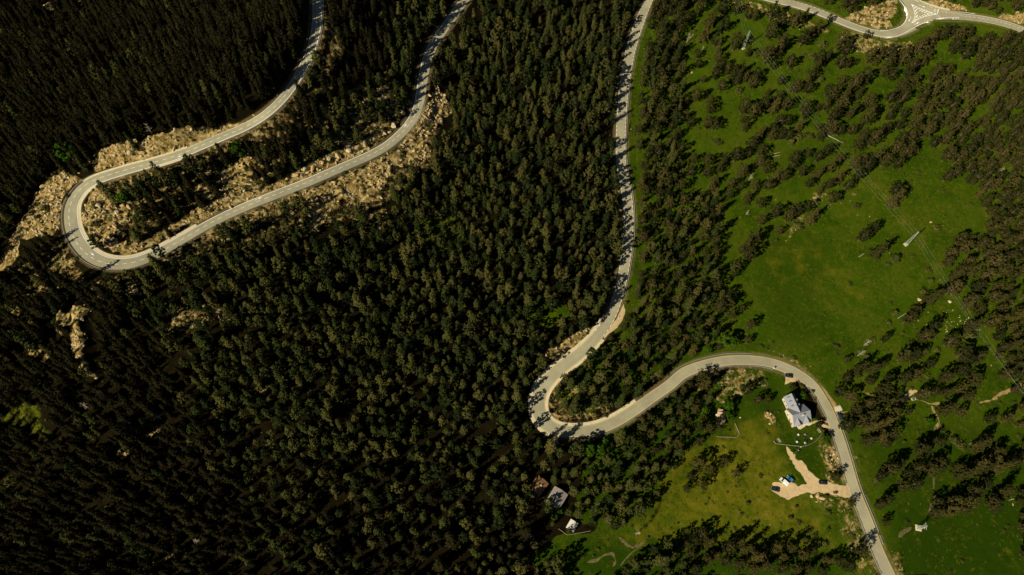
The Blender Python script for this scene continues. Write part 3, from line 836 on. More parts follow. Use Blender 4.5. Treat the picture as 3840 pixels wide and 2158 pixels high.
# triangular island with chevrons, edge lines, hatched lane, arrows
jline(wm, [(755,105),(820,230),(845,360),(830,470),(755,570)], 0.28)
jline(wm, [(755,105),(880,165),(1060,240),(1200,290),(1380,345)], 0.28)
jline(wm, [(755,570),(900,480),(1080,410),(1250,365),(1380,345)], 0.28)
jpoly(wm, [(755,105),(830,140),(795,170)], dz=0.006)
jpoly(wm, [(755,570),(860,525),(825,500)], dz=0.006)
jpoly(wm, [(1380,348),(1310,355),(1315,325)], dz=0.006)
for a in ([(815,225),(840,180),(900,178)], [(840,290),(880,225),(965,208)], [(945,265),(1030,232)], [(1005,290),(1085,255)], [(1070,312),(1150,275)],
          [(1200,375),(1130,345),(1195,305)], [(1265,355),(1215,325),(1262,305)], [(845,360),(905,290)], [(850,430),(915,365)], [(835,490),(890,470)],
          [(940,455),(885,410)], [(1010,435),(945,395)], [(1065,415),(1010,378)], [(1130,395),(1060,355)]):
    jline(wm, a, 0.5)
jline(wm, [(1380,345),(1410,235)], 0.5)
jline(wm, [(470,0),(540,90),(610,190),(655,310),(650,430),(600,550),(500,640),(360,700),(180,745),(0,740)], [0.5, 0.9, 0.8, 0.35, 0.3, 0.3, 0.3, 0.3])
jline(wm, [(810,-10),(960,60),(1160,150),(1400,230),(1700,275),(2000,300),(2300,340)], 0.28)
jline(wm, [(0,905),(200,915),(420,880),(640,780),(900,630),(1100,540),(1260,490),(1400,462),(1560,448)], [0.3, 0.3, 0.3, 0.3, 0.3, 0.35, 0.9, 1.0])
jline(wm, [(1560,440),(1720,425),(1920,420)], 0.22)
for k_ in range(4):
    jline(wm, [(1590 + 75 * k_, 475), (1640 + 75 * k_, 430)], 0.45)
jline(wm, [(1895,425),(1900,480)], 0.3)
for a, h in (([(930,118),(1040,160)], [(1032,178),(1050,145),(1090,182)]), ([(748,398),(715,480)], [(690,478),(728,488),(690,535)]), ([(803,615),(890,568)], [(880,552),(905,580),(950,540)])):
    jline(wm, a, 0.25)
    jpoly(wm, h)
def road_word(text, px, py, ux, uy, size, stretch):
    """letters painted on the carriageway"""
    cu = bpy.data.curves.new('letters', 'FONT')
    cu.body = text
    cu.align_x, cu.align_y = 'CENTER', 'CENTER'
    cu.size = 1.0
    o = bpy.data.objects.new('letters', cu)
    COL.objects.link(o)
    me = o.to_mesh(depsgraph=bpy.context.evaluated_depsgraph_get()) if False else None
    dg = bpy.context.evaluated_depsgraph_get()
    ev = o.evaluated_get(dg)
    me = bpy.data.meshes.new_from_object(ev)
    x0, y0, z0 = at(px, py)
    th = math.atan2(uy, ux)
    vs = []
    for v in me.vertices:
        a, b = v.co.x * size, v.co.y * size * stretch
        X, Y = x0 + a * math.cos(th) - b * math.sin(th), y0 + a * math.sin(th) + b * math.cos(th)
        vs.append((X, Y, float(jz(X, Y)) + 0.003))
    wm.add(vs, [tuple(p.vertices) for p in me.polygons])
    COL.objects.unlink(o)
    bpy.data.objects.remove(o)
    bpy.data.meshes.remove(me)
    bpy.data.curves.remove(cu)
road_word('STOP', 3506, 42, 0.35, 0.93, 1.15, 2.0)
tag(wm.build('road_markings', 'paint'), kind='structure')
tag(ym.build('road_edge_line', 'yellow'), kind='structure')
# concrete shoulders
sh = MB()
def shoulder(P, s0, s1, side, w, mb=sh, dz=0.05):
    ribbon(mb, P, s0, s1, (side, 0.0), (side, w), dz)
    ribbon(mb, P, s0, s1, (side, w), (side, w + 0.02), dz - 0.0)
a0, a1 = PA.near(360, 690), PA.near(734, 830)
shoulder(PA, a0, a1, 'L', 1.7)
shoulder(PA, PA.near(705, 592), PA.near(590, 620), 'L', 1.2)
shoulder(PA, PA.near(706, 558), PA.near(318, 690), 'R', 1.3)
shoulder(PB, PB.near(2262, 1205), PB.near(2060, 1635), 'R', 1.9)
shoulder(PB, PB.near(2262, 1278), PB.near(2380, 1500), 'L', 1.7)
sh2 = drape('road_shoulder', T(2560,0,K,[(1770,-10),(1850,28),(1920,50),(2012,72),(2012,84),(1960,76),(1900,62),(1840,40),(1780,10),(1760,-5)]), 'concrete', 0.27)
tag(sh2, kind='structure')
tag(sh.build('road_shoulder', 'concrete'), kind='structure')

# guardrails: rail and single posts
post_mesh = MB().box((0, 0, 0.36), (0.12, 0.16, 0.72)).build('post', 'steel')
POST = post_mesh.data
bpy.data.objects.remove(post_mesh)
wpost = MB().box((0, 0, 0.5), (0.13, 0.13, 1.0)).build('post', 'wood')
WPOST = wpost.data
bpy.data.objects.remove(wpost)
def rail_thing(name, label, cat, group, pts, mat, pmesh, spacing, heights, th, h):
    pts = np.array(pts, float)
    x0, y0, z0 = pts[0]
    t = thing(name, label, cat, (x0, y0, z0), 0, group)
    s = np.concatenate([[0], np.cumsum(np.hypot(np.diff(pts[:, 0]), np.diff(pts[:, 1])))])
    q = np.linspace(0, s[-1], max(2, int(s[-1] / 1.0)))
    X, Y, Z = (np.interp(q, s, pts[:, i]) - pts[0, i] for i in range(3))
    for hz in heights:
        mb = MB()
        n = len(q)
        tx, ty = np.gradient(X), np.gradient(Y)
        l = np.hypot(tx, ty)
        rows = []
        for dx, dz in ((-th / 2, -h / 2), (th / 2, -h / 2), (th / 2, h / 2), (-th / 2, h / 2)):
            rows.append(np.stack([X - ty / l * dx, Y + tx / l * dx, Z + hz + dz], 1))
        mb.add(np.concatenate(rows), [(r * n + i, r * n + i + 1, ((r + 1) % 4) * n + i + 1, ((r + 1) % 4) * n + i) for r in range(4) for i in range(n - 1)] + [(0, n, 2 * n, 3 * n), (4 * n - 1, 3 * n - 1, 2 * n - 1, n - 1)])
        mb.build('rail', mat, t)
    np_ = max(2, min(100, int(s[-1] / spacing) + 1))
    for d in np.linspace(0.3, s[-1] - 0.3, np_):
        i = min(int(np.searchsorted(q, d)), len(q) - 1)
        o = bpy.data.objects.new('post', pmesh)
        COL.objects.link(o)
        o.parent = t
        o.location = (float(np.interp(d, q, X)), float(np.interp(d, q, Y)), float(np.interp(d, q, Z)) - 0.05)
        o.rotation_euler = (0, 0, math.atan2(ty[i], tx[i]))
    return t
def guard(P, s0, s1, side, off, label):
    ss = np.arange(min(s0, s1), max(s0, s1), 1.0)
    x, y, z, _, _ = P.at(ss, off, side)
    rail_thing('guardrail', label, 'guardrail', 'steel guardrails along the mountain roads', np.stack([x, y, np.maximum(gz(x, y), z - 0.6)], 1), 'steel', POST, 4.0, (0.62,), 0.14, 0.32)
guard(PA, 6, PA.near(730, 575), 'L', 0.8, 'steel guardrail down the outer side of the upper hairpin arm at upper left')
guard(PA, PA.near(316, 680), PA.near(1595, 380), 'R', 0.9, 'long steel guardrail round the outside of the left hairpin and its lower arm')
guard(PB, PB.near(2420, 60), PB.near(2345, 1110), 'L', 0.7, 'steel guardrail beside the green verge of the long straight road')
guard(PB, PB.near(2100, 1640), PB.near(2905, 1370), 'R', 0.8, 'steel guardrail on the lower outer edge below the middle hairpin')
guard(PB, PB.near(2480, 1408), PB.near(2820, 1345), 'L', 1.0, 'steel guardrail on the upper edge of the bend below the meadow')
guard(PB, PB.near(3030, 1450), PB.near(3098, 1580), 'R', 0.6, 'pale guardrail curving past the slate roofed house')
guard(PB, PB.near(3110, 1615), PB.near(3180, 1815), 'R', 0.6, 'steel guardrail between the garden fence corner and the gravel lot entrance')
guard(PB, PB.near(3210, 1890), PB.near(3330, 2150), 'R', 0.6, 'steel guardrail on the left of the road below the gravel lot')
guard(PB, PB.near(3150, 1580), PB.near(3300, 2045), 'L', 0.7, 'long steel guardrail on the right of the road past the gravel lot')

# ------------------------------------------------------------------ buildings
def frame(px, py, h, px2, py2):
    """origin and heading of a building from two roof points seen at height h"""
    x, y = hit([px, px2], [py, py2], h, gz)
    return float(x[0]), float(y[0]), math.atan2(float(y[1] - y[0]), float(x[1] - x[0]))
def window(w, parent, x, y, z, rz, ww=0.9, hh=1.1):
    f = MB().box((0, 0, 0), (ww + 0.24, 0.10, hh + 0.24)).build('window', 'white', parent)
    f.location, f.rotation_euler = (x, y, z), (0, 0, rz)
    p = MB().box((0, -0.04, 0), (ww, 0.06, hh)).build('pane', 'glass', f)
    return f
def build_house():
    k = 5.17
    ax, ay, th = frame(2860 + 575 / k, 1360 + 1005 / k, 8.2, 2860 + 915 / k, 1360 + 910 / k)
    x, y = hit([2860 + 735 / k], [1360 + 957 / k], 8.2, gz)
    x, y = float(x[0]), float(y[0])
    t = thing('stone_house', 'slate roofed stone house with dormers and two front gables beside the bend', 'house', (x, y, float(gz(x, y)) - 0.1), th)
    w = MB()
    w.box((0.3, -0.8, 2.1), (9.6, 9.6, 4.2)).box((-0.2, 7.2, 2.1), (5.8, 7.0, 4.2))
    for gx in (-4.5, 5.1):        # gable ends of the cross range
        w.slab([(gx - 0.15, -5.4, 4.2), (gx - 0.15, 3.8, 4.2), (gx - 0.15, -0.6, 8.0)], 0.3)
    w.slab([(-2.9, 10.6, 4.2), (2.5, 10.6, 4.2), (-0.2, 10.6, 7.9)], 0.3)
    for gx in (-2.45, 2.75):      # front gables
        w.slab([(gx - 1.9, -5.75, 4.2), (gx + 1.9, -5.75, 4.2), (gx, -5.75, 6.7)], 0.3)
    w.build('wall', 'wall', t)
    r = MB()
    ez, rz_ = 4.05, 8.25
    r.slab([(-5.0, -0.6, rz_), (5.6, -0.6, rz_), (5.6, -6.1, ez), (-5.0, -6.1, ez)], 0.2)
    r.slab([(-5.0, -0.6, rz_), (-5.0, 4.4, ez), (5.6, 4.4, ez), (5.6, -0.6, rz_)], 0.2)
    r.build('cross_roof', 'slate', t)
    r = MB()
    r.slab([(-0.2, -0.4, 8.3), (-0.2, 11.0, 8.3), (-3.5, 11.0, 4.0), (-3.5, 3.2, 4.0)], 0.2)
    r.slab([(-0.2, -0.4, 8.3), (3.1, 3.2, 4.0), (3.1, 11.0, 4.0), (-0.2, 11.0, 8.3)], 0.2)
    rf = r.build('wing_roof', 'slate', t)
    for gx in (-2.45, 2.75):
        g = MB()
        g.slab([(gx, -6.3, 7.0), (gx, -2.2, 7.0), (gx - 2.3, -5.2, 4.35), (gx - 2.3, -6.3, 4.1)], 0.16)
        g.slab([(gx, -6.3, 7.0), (gx + 2.3, -6.3, 4.1), (gx + 2.3, -5.2, 4.35), (gx, -2.2, 7.0)], 0.16)
        g.build('gable_roof', 'slate', t)
    for yy in (9.6, 7.2, 4.5):    # dormers on both slopes of the wing
        for sx in (-1, 1):
            if sx > 0 and yy > 9:
                continue
            cx = -0.2 + sx * 1.75
            d = MB()
            d.box((cx, yy, 6.35), (0.9, 0.85, 1.0), 0, 0.85)
            do = d.build('dormer', 'wall', rf)
            MB().slab([(cx - sx * 0.7, yy - 0.5, 6.95), (cx - sx * 0.7, yy, 7.2), (cx + sx * 0.6, yy, 7.1), (cx + sx * 0.6, yy - 0.5, 6.8)], 0.08).slab([(cx - sx * 0.7, yy, 7.2), (cx - sx * 0.7, yy + 0.5, 6.95), (cx + sx * 0.6, yy + 0.5, 6.8), (cx + sx * 0.6, yy, 7.1)], 0.08).build('dormer_roof', 'slate', rf)
            MB().box((cx + sx * 0.46, yy, 6.35), (0.05, 0.55, 0.6)).build('pane', 'glass', rf)
    c = MB().box((0.35, -2.2, 8.2), (0.5, 0.5, 2.0)).box((0.35, -2.2, 9.25), (0.66, 0.66, 0.12)).build('chimney', 'wall', t)
    MB().tube([(-1.3, 3.6, 6.5), (-1.3, 3.6, 9.2)], 0.11, 8).box((-1.3, 3.6, 9.3), (0.34, 0.34, 0.12)).build('flue_pipe', 'steel', t)
    for yy in (-3.9, -1.4, 1.2):
        window(t, t, -4.56, yy, 2.2, R(-90), 0.8, 1.2)
    for gx in (-2.45, 2.75):
        window(t, t, gx, -5.66, 2.3, 0, 1.0, 1.2)
        window(t, t, gx, -5.86, 5.0, 0, 0.7, 0.9)
    for yy in (6.2, 8.8):
        window(t, t, -3.16, yy, 2.3, R(-90), 0.8, 1.1)
        window(t, t, 2.76, yy, 2.3, R(90), 0.8, 1.1)
    d = MB().box((0.1, -5.66, 1.1), (1.1, 0.12, 2.2)).build('door', 'brown_wood', t)
    MB().box((0.45, -5.74, 1.05), (0.08, 0.06, 0.2)).build('handle', 'steel', d)
    MB().box((-4.62, -3.0, 0.65), (0.5, 2.8, 0.12)).box((-4.82, -3.0, 0.9), (0.08, 2.8, 0.5)).build('balcony_rail', 'brown_wood', t)
    return x, y, th
hx, hy, hth = build_house()
tag(drape('terrace', T(2860,1360,5.17,[(432,825),(505,785),(560,930),(590,1100),(610,1190),(700,1240),(770,1200),(900,1170),(960,1190),(930,1215),(800,1255),(725,1302),(690,1290),(655,1235),(600,1245),(545,1170),(500,1020)]), 'concrete', 0.12), kind='structure')
def gable_hut(name, label, cat, o, th, L, Wd, wall_h, ridge, roof, wallm, extra=None):
    t = thing(name, label, cat, (o[0], o[1], float(gz(o[0], o[1])) - 0.1), th)
    w = MB().box((0, 0, wall_h / 2), (L, Wd, wall_h))
    for s in (-1, 1):
        w.slab([(s * (L / 2 - 0.1), -Wd / 2, wall_h), (s * (L / 2 - 0.1), Wd / 2, wall_h), (s * (L / 2 - 0.1), 0, ridge - 0.15)], 0.2)
    w.build('wall', wallm, t)
    e = 0.45
    ez = wall_h - 0.2
    r = MB()
    for s in (-1, 1):
        r.slab([(-L / 2 - e, 0, ridge), (L / 2 + e, 0, ridge), (L / 2 + e, s * (Wd / 2 + e), ez), (-L / 2 - e, s * (Wd / 2 + e), ez)], 0.14)
    rf = r.build('roof', roof, t)
    f = MB().box((L * 0.2, -Wd / 2 - 0.04, 1.0), (0.95, 0.1, 2.0)).build('door', 'brown_wood', t)
    window(t, t, -L * 0.2, -Wd / 2 - 0.05, 1.5, 0, 0.8, 0.9)
    window(t, t, -L * 0.2, Wd / 2 + 0.05, 1.5, R(180), 0.8, 0.9)
    return t, rf
Kz = 5.17
# brown roofed cabin, grey roofed cabin, white roofed shed in the wood
x, y, th = frame(1960 + 300 / Kz, 1760 + 175 / Kz, 5.0, 1960 + 440 / Kz, 1760 + 290 / Kz)
bx, by = hit([1960 + 300 / Kz], [1760 + 325 / Kz], 4.5, gz)
t, rf = gable_hut('cabin', 'brown tiled cabin half shaded among the trees, left of the grey roofed cabin', 'cabin', (float(bx[0]), float(by[0])), th + R(90), 8.5, 6.4, 3.0, 5.2, 'tile', 'brown_wood')
MB().box((1.0, -1.2, 5.0), (0.5, 0.5, 1.3)).build('chimney', 'white', rf)
bx, by = hit([1960 + 665 / Kz], [1760 + 550 / Kz], 4.5, gz)
t, rf = gable_hut('cabin', 'grey roofed cabin with a chimney shadow on its roof, in the lower wood', 'cabin', (float(bx[0]), float(by[0])), R(57), 8.6, 7.4, 3.2, 4.7, 'grey_roof', 'wall')
MB().box((-0.6, -0.5, 5.0), (0.55, 0.55, 1.8)).box((-0.6, -0.5, 5.95), (0.75, 0.75, 0.12)).build('chimney', 'white', rf)
bx, by = hit([1960 + 960 / Kz], [1760 + 1090 / Kz], 2.6, gz)
gable_hut('shed', 'small shed with a bright white roof slope just inside the wooden fence', 'shed', (float(bx[0]), float(by[0])), R(57), 4.2, 3.6, 2.1, 2.9, 'white_roof', 'wood')
bx, by = hit([2640 + 690 / 10.34], [1520 + 490 / 10.34], 3.6, gz)
t, rf = gable_hut('cabin', 'tan roofed cabin with a lower annex beside the fenced lawn', 'cabin', (float(bx[0]), float(by[0])), R(79), 5.6, 3.6, 2.6, 3.9, 'tan_roof', 'wood')
MB().box((4.0, 0.5, 1.1), (2.2, 2.4, 2.2)).build('annex_wall', 'wood', t)
MB().slab([(2.9, -0.9, 2.25), (5.3, -0.9, 2.25), (5.3, 1.9, 2.5), (2.9, 1.9, 2.5)], 0.12).build('annex_roof', 'tan_roof', t)
MB().box((1.8, 2.4, 1.0), (0.8, 0.7, 2.0)).build('chimney', 'white', t)
# fences
def fence(label, pts, h=1.0, rails=(0.4, 0.85), sp=3.0, mat='wood'):
    P = np.array(pts, float)
    x, y = hit(P[:, 0], P[:, 1], h, gz)
    s = np.concatenate([[0], np.cumsum(np.hypot(np.diff(x), np.diff(y)))])
    q = np.arange(0, s[-1], 1.0)
    X, Y = np.interp(q, s, x), np.interp(q, s, y)
    rail_thing('wooden_fence', label, 'fence', 'wooden fences', np.stack([X, Y, gz(X, Y)], 1), mat, WPOST, sp, rails, 0.10, 0.14)
f2 = lambda p: T(2860, 1640, 5.57, p)
fence('wooden rail fence closing the lower side of the house lawn with the white tables', f2([(235,72),(268,138),(345,138),(465,155),(640,175),(800,190),(880,184),(960,160),(1110,85),(1190,5)]) + [(3085,1625)])
f3 = lambda p: T(2640, 1520, 10.34, p)
fence('wooden fence round the small lawn by the tan roofed cabin', f3([(1200,690),(1290,900),(1390,1090),(1300,1225),(1290,1245),(900,1235),(440,1215)]))
f4 = lambda p: T(1960, 1760, 5.17, p)
fence('pale wooden fence below the white roofed shed in the wood', f4([(695,1155),(780,1215),(865,1280),(1050,1245),(1235,1212),(1350,1190)]))
fence('short wooden fence piece beside the grey roofed cabin', f4([(912,345),(965,455)]))
# ------------------------------------------------------------------ pylons and wires
def pylon(px, py, h, rz, label, arms, pad=2.2):
    x, y, z = at(px, py)
    t = thing('power_pylon', label, 'pylon', (x, y, z), rz, 'lattice pylons of the power line')
    MB().box((0, 0, 0.1), (pad, pad, 0.5)).build('concrete_base', 'concrete', t)
    lg = lambda a, u: (a[0] * (0.75 - 0.5 * u), a[1] * (0.75 - 0.5 * u), 0.3 + u * (h - 0.3))
    cs = [(-1, -1), (1, -1), (1, 1), (-1, 1)]
    for c in cs:
        MB().tube([lg(c, 0), lg(c, 1)], 0.085, 4).build('leg', 'lattice', t)
    n = 9
    for i in range(4):
        mb = MB()
        a, b = cs[i], cs[(i + 1) % 4]
        for j in range(n):
            mb.tube([lg(a, j / n), lg(b, (j + 1) / n)], 0.045, 3).tube([lg(b, j / n), lg(a, (j + 1) / n)], 0.045, 3)
        mb.build('bracing', 'lattice', t)
    tips = []
    for zz, l, sd in arms:
        m = MB()
        m.tube([(0, -0.2, zz), (sd * l, 0, zz + 0.1)], 0.07, 4).tube([(0, 0.2, zz), (sd * l, 0, zz + 0.1)], 0.07, 4).tube([(0, 0, zz + 0.8), (sd * l, 0, zz + 0.1)], 0.05, 4)
        ar = m.build('cross_arm', 'lattice', t)
        MB().tube([(sd * l, 0, zz + 0.05), (sd * l, 0, zz - 0.55)], 0.09, 6).build('insulator', 'dark', ar)
        ca, sa = math.cos(rz), math.sin(rz)
        tips.append((x + sd * l * ca, y + sd * l * sa, z + zz - 0.55))
    return tips
ARMS = [(13.6, 1.7, 1), (14.9, 1.5, -1), (11.9, 1.7, -1)]
tB = pylon(3396, 918, 15.5, R(30), 'tall lattice pylon with a pale base standing in the open meadow', ARMS)
tA = pylon(2786, 183, 16.5, R(30), 'lattice pylon with a pale base between the upper grove trees', [(14.6, 1.7, 1), (15.9, 1.5, -1), (12.9, 1.7, -1)])
tC = pylon(3443, 1981, 8.5, R(80), 'short pylon on a square concrete slab in the dark lower grass', [(7.6, 1.9, 1), (7.6, 1.9, -1), (6.0, 1.4, 1), (6.0, 1.4, -1)], 3.0)
def wire(a, b, sag, label):
    pts = []
    for i in range(25):
        u = i / 24
        pts.append((a[0] + (b[0] - a[0]) * u - a[0], a[1] + (b[1] - a[1]) * u - a[1], a[2] + (b[2] - a[2]) * u - 4 * sag * u * (1 - u) - a[2]))
    o = MB().tube(pts, 0.014, 4).build('power_line', 'lattice')
    o.location = a
    tag(o, label, 'power line', 'wires of the power line')
pos = ('left', 'middle', 'right')
ex, ey, ez_ = at(3900, 1640)
ox, oy, oz = at(2690, -110)
order = [2, 0, 1]
names = ['upper right arm', 'top left arm', 'lower left arm']
for i in range(3):
    wire(tA[i], tB[i], 3.0, f'thin wire between the two meadow pylons, strung from the {names[i]}')
    wire(tB[i], (ex + (tB[i][0] - tB[0][0]), ey + (tB[i][1] - tB[0][1]), ez_ + 13 + i), 3.0, f'thin wire running down right from the meadow pylon, off its {names[i]}')
    wire((ox + (tA[i][0] - tA[0][0]), oy + (tA[i][1] - tA[0][1]), oz + 14 + i), tA[i], 1.5, f'thin wire leaving the frame above the grove pylon, from its {names[i]}')

# ------------------------------------------------------------------ vehicles
def car(px, py, px2, py2, paint, label, van=False):
    """px, py: front; px2, py2: rear, as seen at roof height"""
    x, y = hit([px, px2], [py, py2], 0.9, gz)
    cx, cy = float(x.mean()), float(y.mean())
    th = math.atan2(float(y[0] - y[1]), float(x[0] - x[1]))
    L, Wd, H = (4.9, 1.9, 2.05) if van else (4.4, 1.8, 1.48)
    t = thing('van' if van else 'car', label, 'van' if van else 'car', (cx, cy, float(gz(cx, cy)) + 0.06), th, 'parked cars')
    prof = [(-0.5, 0.30), (-0.5, 0.62), (-0.485, 0.95), (0.28, 0.98), (0.47, 0.80), (0.5, 0.55), (0.49, 0.28)] if van else [(-0.5, 0.28), (-0.5, 0.60), (-0.47, 0.86), (0.20, 0.90), (0.44, 0.76), (0.5, 0.55), (0.49, 0.26)]
    vs, n = [], len(prof)
    for s, wf in ((-1, 0.90), (-1, 1.0), (1, 1.0), (1, 0.90)):
        for a, b in prof:
            edge = wf if wf < 1 else 1
            zz = b if wf < 1 else min(b, b - 0.04 if b > 0.5 else b + 0.06)
            vs.append((a * L * (0.985 if wf == 1 else 1), s * Wd / 2 * edge, zz))
    mb = MB()
    fs = []
    for r in range(3):
        fs += [(r * n + i, r * n + (i + 1) % n, (r + 1) * n + (i + 1) % n, (r + 1) * n + i) for i in range(n)]
    fs += [tuple(range(n - 1, -1, -1)), tuple(range(3 * n, 4 * n))]
    # order rows outward-in-outward: narrow, wide, wide, narrow
    mb.add(vs, fs).build('body', paint, t)
    r0, r1, w0, w1 = ((-0.49, 0.30, 0.94, 0.84) if van else (-0.47, 0.24, 0.90, 0.72))
    z0, z1 = (0.93, H) if van else (0.84, H)
    t0, t1 = (-0.475, 0.15) if van else (-0.30, 0.06)
    y0, y1 = Wd / 2 * w0, Wd / 2 * w1
    g = MB()
    base = [(r0 * L, -y0, z0), (r1 * L, -y0, z0), (r1 * L, y0, z0), (r0 * L, y0, z0)]
    top = [(t0 * L, -y1, z1 - 0.05), (t1 * L, -y1, z1 - 0.05), (t1 * L, y1, z1 - 0.05), (t0 * L, y1, z1 - 0.05)]
    if van:
        rear = 0.02
        g.add(base + top, [(0, 1, 5, 4), (1, 2, 6, 5), (2, 3, 7, 6), (3, 0, 4, 7)])
        g.build('windscreen', 'glass', t)
        MB().add([(r0 * L - 0.01, -y0 - 0.02, z0 - 0.05), (rear * L, -y0 - 0.02, z0 - 0.05), (rear * L, y0 + 0.02, z0 - 0.05), (r0 * L - 0.01, y0 + 0.02, z0 - 0.05), (t0 * L - 0.02, -y1 - 0.03, z1), (rear * L, -y1 - 0.03, z1), (rear * L, y1 + 0.03, z1), (t0 * L - 0.02, y1 + 0.03, z1)], [(0, 1, 5, 4), (1, 2, 6, 5), (2, 3, 7, 6), (3, 0, 4, 7), (4, 5, 6, 7)]).build('cargo_box', paint, t)
        MB().box(((rear + t1) / 2 * L + 0.02, 0, z1 - 0.02), ((t1 - rear) * L + 0.1, y1 * 2 + 0.05, 0.06)).build('roof', paint, t)
    else:
        g.add(base + top, [(0, 1, 5, 4), (1, 2, 6, 5), (2, 3, 7, 6), (3, 0, 4, 7), (4, 5, 6, 7)])
        g.build('glasshouse', 'glass', t)
        MB().box(((t0 + t1) / 2 * L, 0, z1 - 0.02), ((t1 - t0) * L + 0.12, y1 * 2 + 0.04, 0.07), 0, 0.96).build('roof', paint, t)
    for sx in (-0.31, 0.31):
        for sy in (-1, 1):
            wo = MB().tube([(sx * L, sy * (Wd / 2 - 0.2), 0.32), (sx * L, sy * (Wd / 2 + 0.01), 0.32)], 0.32, 14).build('wheel', 'rubber', t)
            MB().tube([(sx * L, sy * (Wd / 2), 0.32), (sx * L, sy * (Wd / 2 + 0.02), 0.32)], 0.19, 10).build('rim', 'steel', wo)
    for sy in (-1, 1):
        MB().box((0.478 * L, sy * Wd * 0.35, 0.66), (0.16, 0.36, 0.14)).build('headlight', 'lamp', t)
        MB().box((-0.49 * L, sy * Wd * 0.38, 0.72), (0.12, 0.22, 0.16)).build('tail_light', 'red_lamp', t)
        MB().box((0.17 * L, sy * (Wd / 2 + 0.07), 0.92), (0.14, 0.16, 0.12)).build('wing_mirror', paint, t)
k1 = lambda a, b: (2860 + a / 5.17, 1360 + b / 5.17)
k2 = lambda a, b: (2860 + a / 5.57, 1640 + b / 5.57)
car(*k1(432, 238), *k1(585, 272), 'black_car', 'black car parked on the pale gravel layby above the slate house')
car(*k1(1478, 970), *k1(1522, 1090), 'navy_car', 'dark navy car parked on the right verge by the concrete pad')
car(*k2(380, 868), *k2(515, 990), 'white_car', 'white van parked at the grassy edge of the gravel lot', True)
car(*k2(522, 830), *k2(640, 920), 'blue_car', 'bright blue car parked on the grass beside the white van')
car(*k2(190, 1065), *k2(345, 1110), 'black_car', 'black car parked at the rounded far left end of the gravel lot')
car(*k2(1180, 940), *k2(1340, 955), 'black_car', 'black car parked where the gravel drive meets the branching path')

# ------------------------------------------------------------------ garden furniture and signs
def table(px, py, which):
    x, y, z = at(px, py, 0.7)
    t = thing('garden_table', f'white square garden table on the lawn, {which}', 'table', (x, y, z), R(20), 'white garden tables')
    MB().box((0, 0, 0.72), (1.0, 1.0, 0.06)).build('tabletop', 'white', t)
    MB().tube([(0, 0, 0), (0, 0, 0.7)], 0.07, 8).build('leg', 'dark', t)
    MB().box((0, 0, 0.03), (0.6, 0.6, 0.06)).build('foot', 'dark', t)
    for i, (dx, dy, side) in enumerate(((0.95, 0.2, 'right'), (-0.3, 0.95, 'upper'))):
        c = thing('garden_chair', f'dark chair at the {side} side of the white table {which}', 'chair', (x + dx, y + dy, z), math.atan2(-dy, -dx), 'dark garden chairs')
        MB().box((0, 0, 0.45), (0.45, 0.45, 0.05)).build('seat', 'dark', c)
        MB().box((-0.22, 0, 0.72), (0.05, 0.45, 0.5)).build('backrest', 'dark', c)
        for ax in (-0.19, 0.19):
            for ay in (-0.19, 0.19):
                MB().box((ax, ay, 0.215), (0.05, 0.05, 0.43)).build('leg', 'dark', c)
table(*k1(690, 1402), 'upper left of the five')
table(*k1(820, 1405), 'upper middle of the five')
table(*k2(1016, 28), 'farthest right of the five')
table(*k2(715, 100), 'lower left of the five')
table(*k2(888, 122), 'nearest the wooden fence')
def bench(px, py, rz, label, L=2.4):
    x, y, z = at(px, py, 0.5)
    t = thing('picnic_bench', label, 'bench', (x, y, z), rz, 'pale wooden benches')
    MB().box((0, 0, 0.72), (L, 0.8, 0.07)).build('tabletop', 'wood', t)
    for s in (-1, 1):
        MB().box((0, s * 0.7, 0.42), (L, 0.28, 0.06)).build('seat', 'wood', t)
        MB().box((s * L * 0.38, 0, 0.35), (0.1, 1.5, 0.08)).box((s * L * 0.38, 0.3, 0.36), (0.1, 0.1, 0.7)).box((s * L * 0.38, -0.3, 0.36), (0.1, 0.1, 0.7)).build('leg', 'wood', t)
bench(*k2(348, 62), R(-65), 'pale picnic bench at the left corner of the fenced lawn')
bench(*k1(1100, 1322), R(-65), 'picnic bench at the right end of the lawn near the road')
def sign(px, py, h, rz, mat, label, w=0.9, hh=0.9):
    x, y, z = at(px, py)
    t = thing('road_sign', label, 'sign', (x, y, z), rz, 'road signs on posts')
    MB().tube([(0, 0, -0.2), (0, 0, h)], 0.06, 6).build('post', 'steel', t)
    MB().box((0, -0.09, h - hh / 2), (w, 0.05, hh)).build('panel', mat, t)
    MB().box((0, -0.045, h - hh / 2), (w * 0.7, 0.03, 0.08)).build('bracket', 'steel', t)
sign(3480, 96, 3.2, R(200), 'white', 'white road sign on the verge below the junction island', 1.8, 1.2)
sign(3488, 12, 2.4, R(20), 'blue_sign', 'small bluish road sign on the bank above the junction', 0.9, 0.9)
sign(2897, 1386, 2.6, R(-60), 'white', 'white road sign at the start of the gravel layby')
sign(3676, 84, 2.4, R(10), 'white', 'white road sign below the branch road near the upper right corner', 0.9, 0.9)
sign(3200, 20, 2.2, R(20), 'white', 'white sign above the ridge road at the upper bank', 0.8, 0.8)
x, y, z = at(3152, 1528)
rt = thing('handrail', 'green metal handrail along the edge of the concrete pad', 'railing', (x, y, z), R(-70))
MB().box((0, 0, 1.0), (3.4, 0.08, 0.08)).box((0, 0, 0.55), (3.4, 0.06, 0.06)).build('rail', 'green_metal', rt)
for d in (-1.6, -0.5, 0.5, 1.6):
    MB().box((d, 0, 0.5), (0.08, 0.08, 1.0)).build('post', 'green_metal', rt)
x, y, z = at(3425, 1498)
tt = thing('water_trough', 'small white water trough on the bare patch among the pines', 'trough', (x, y, z), R(10))
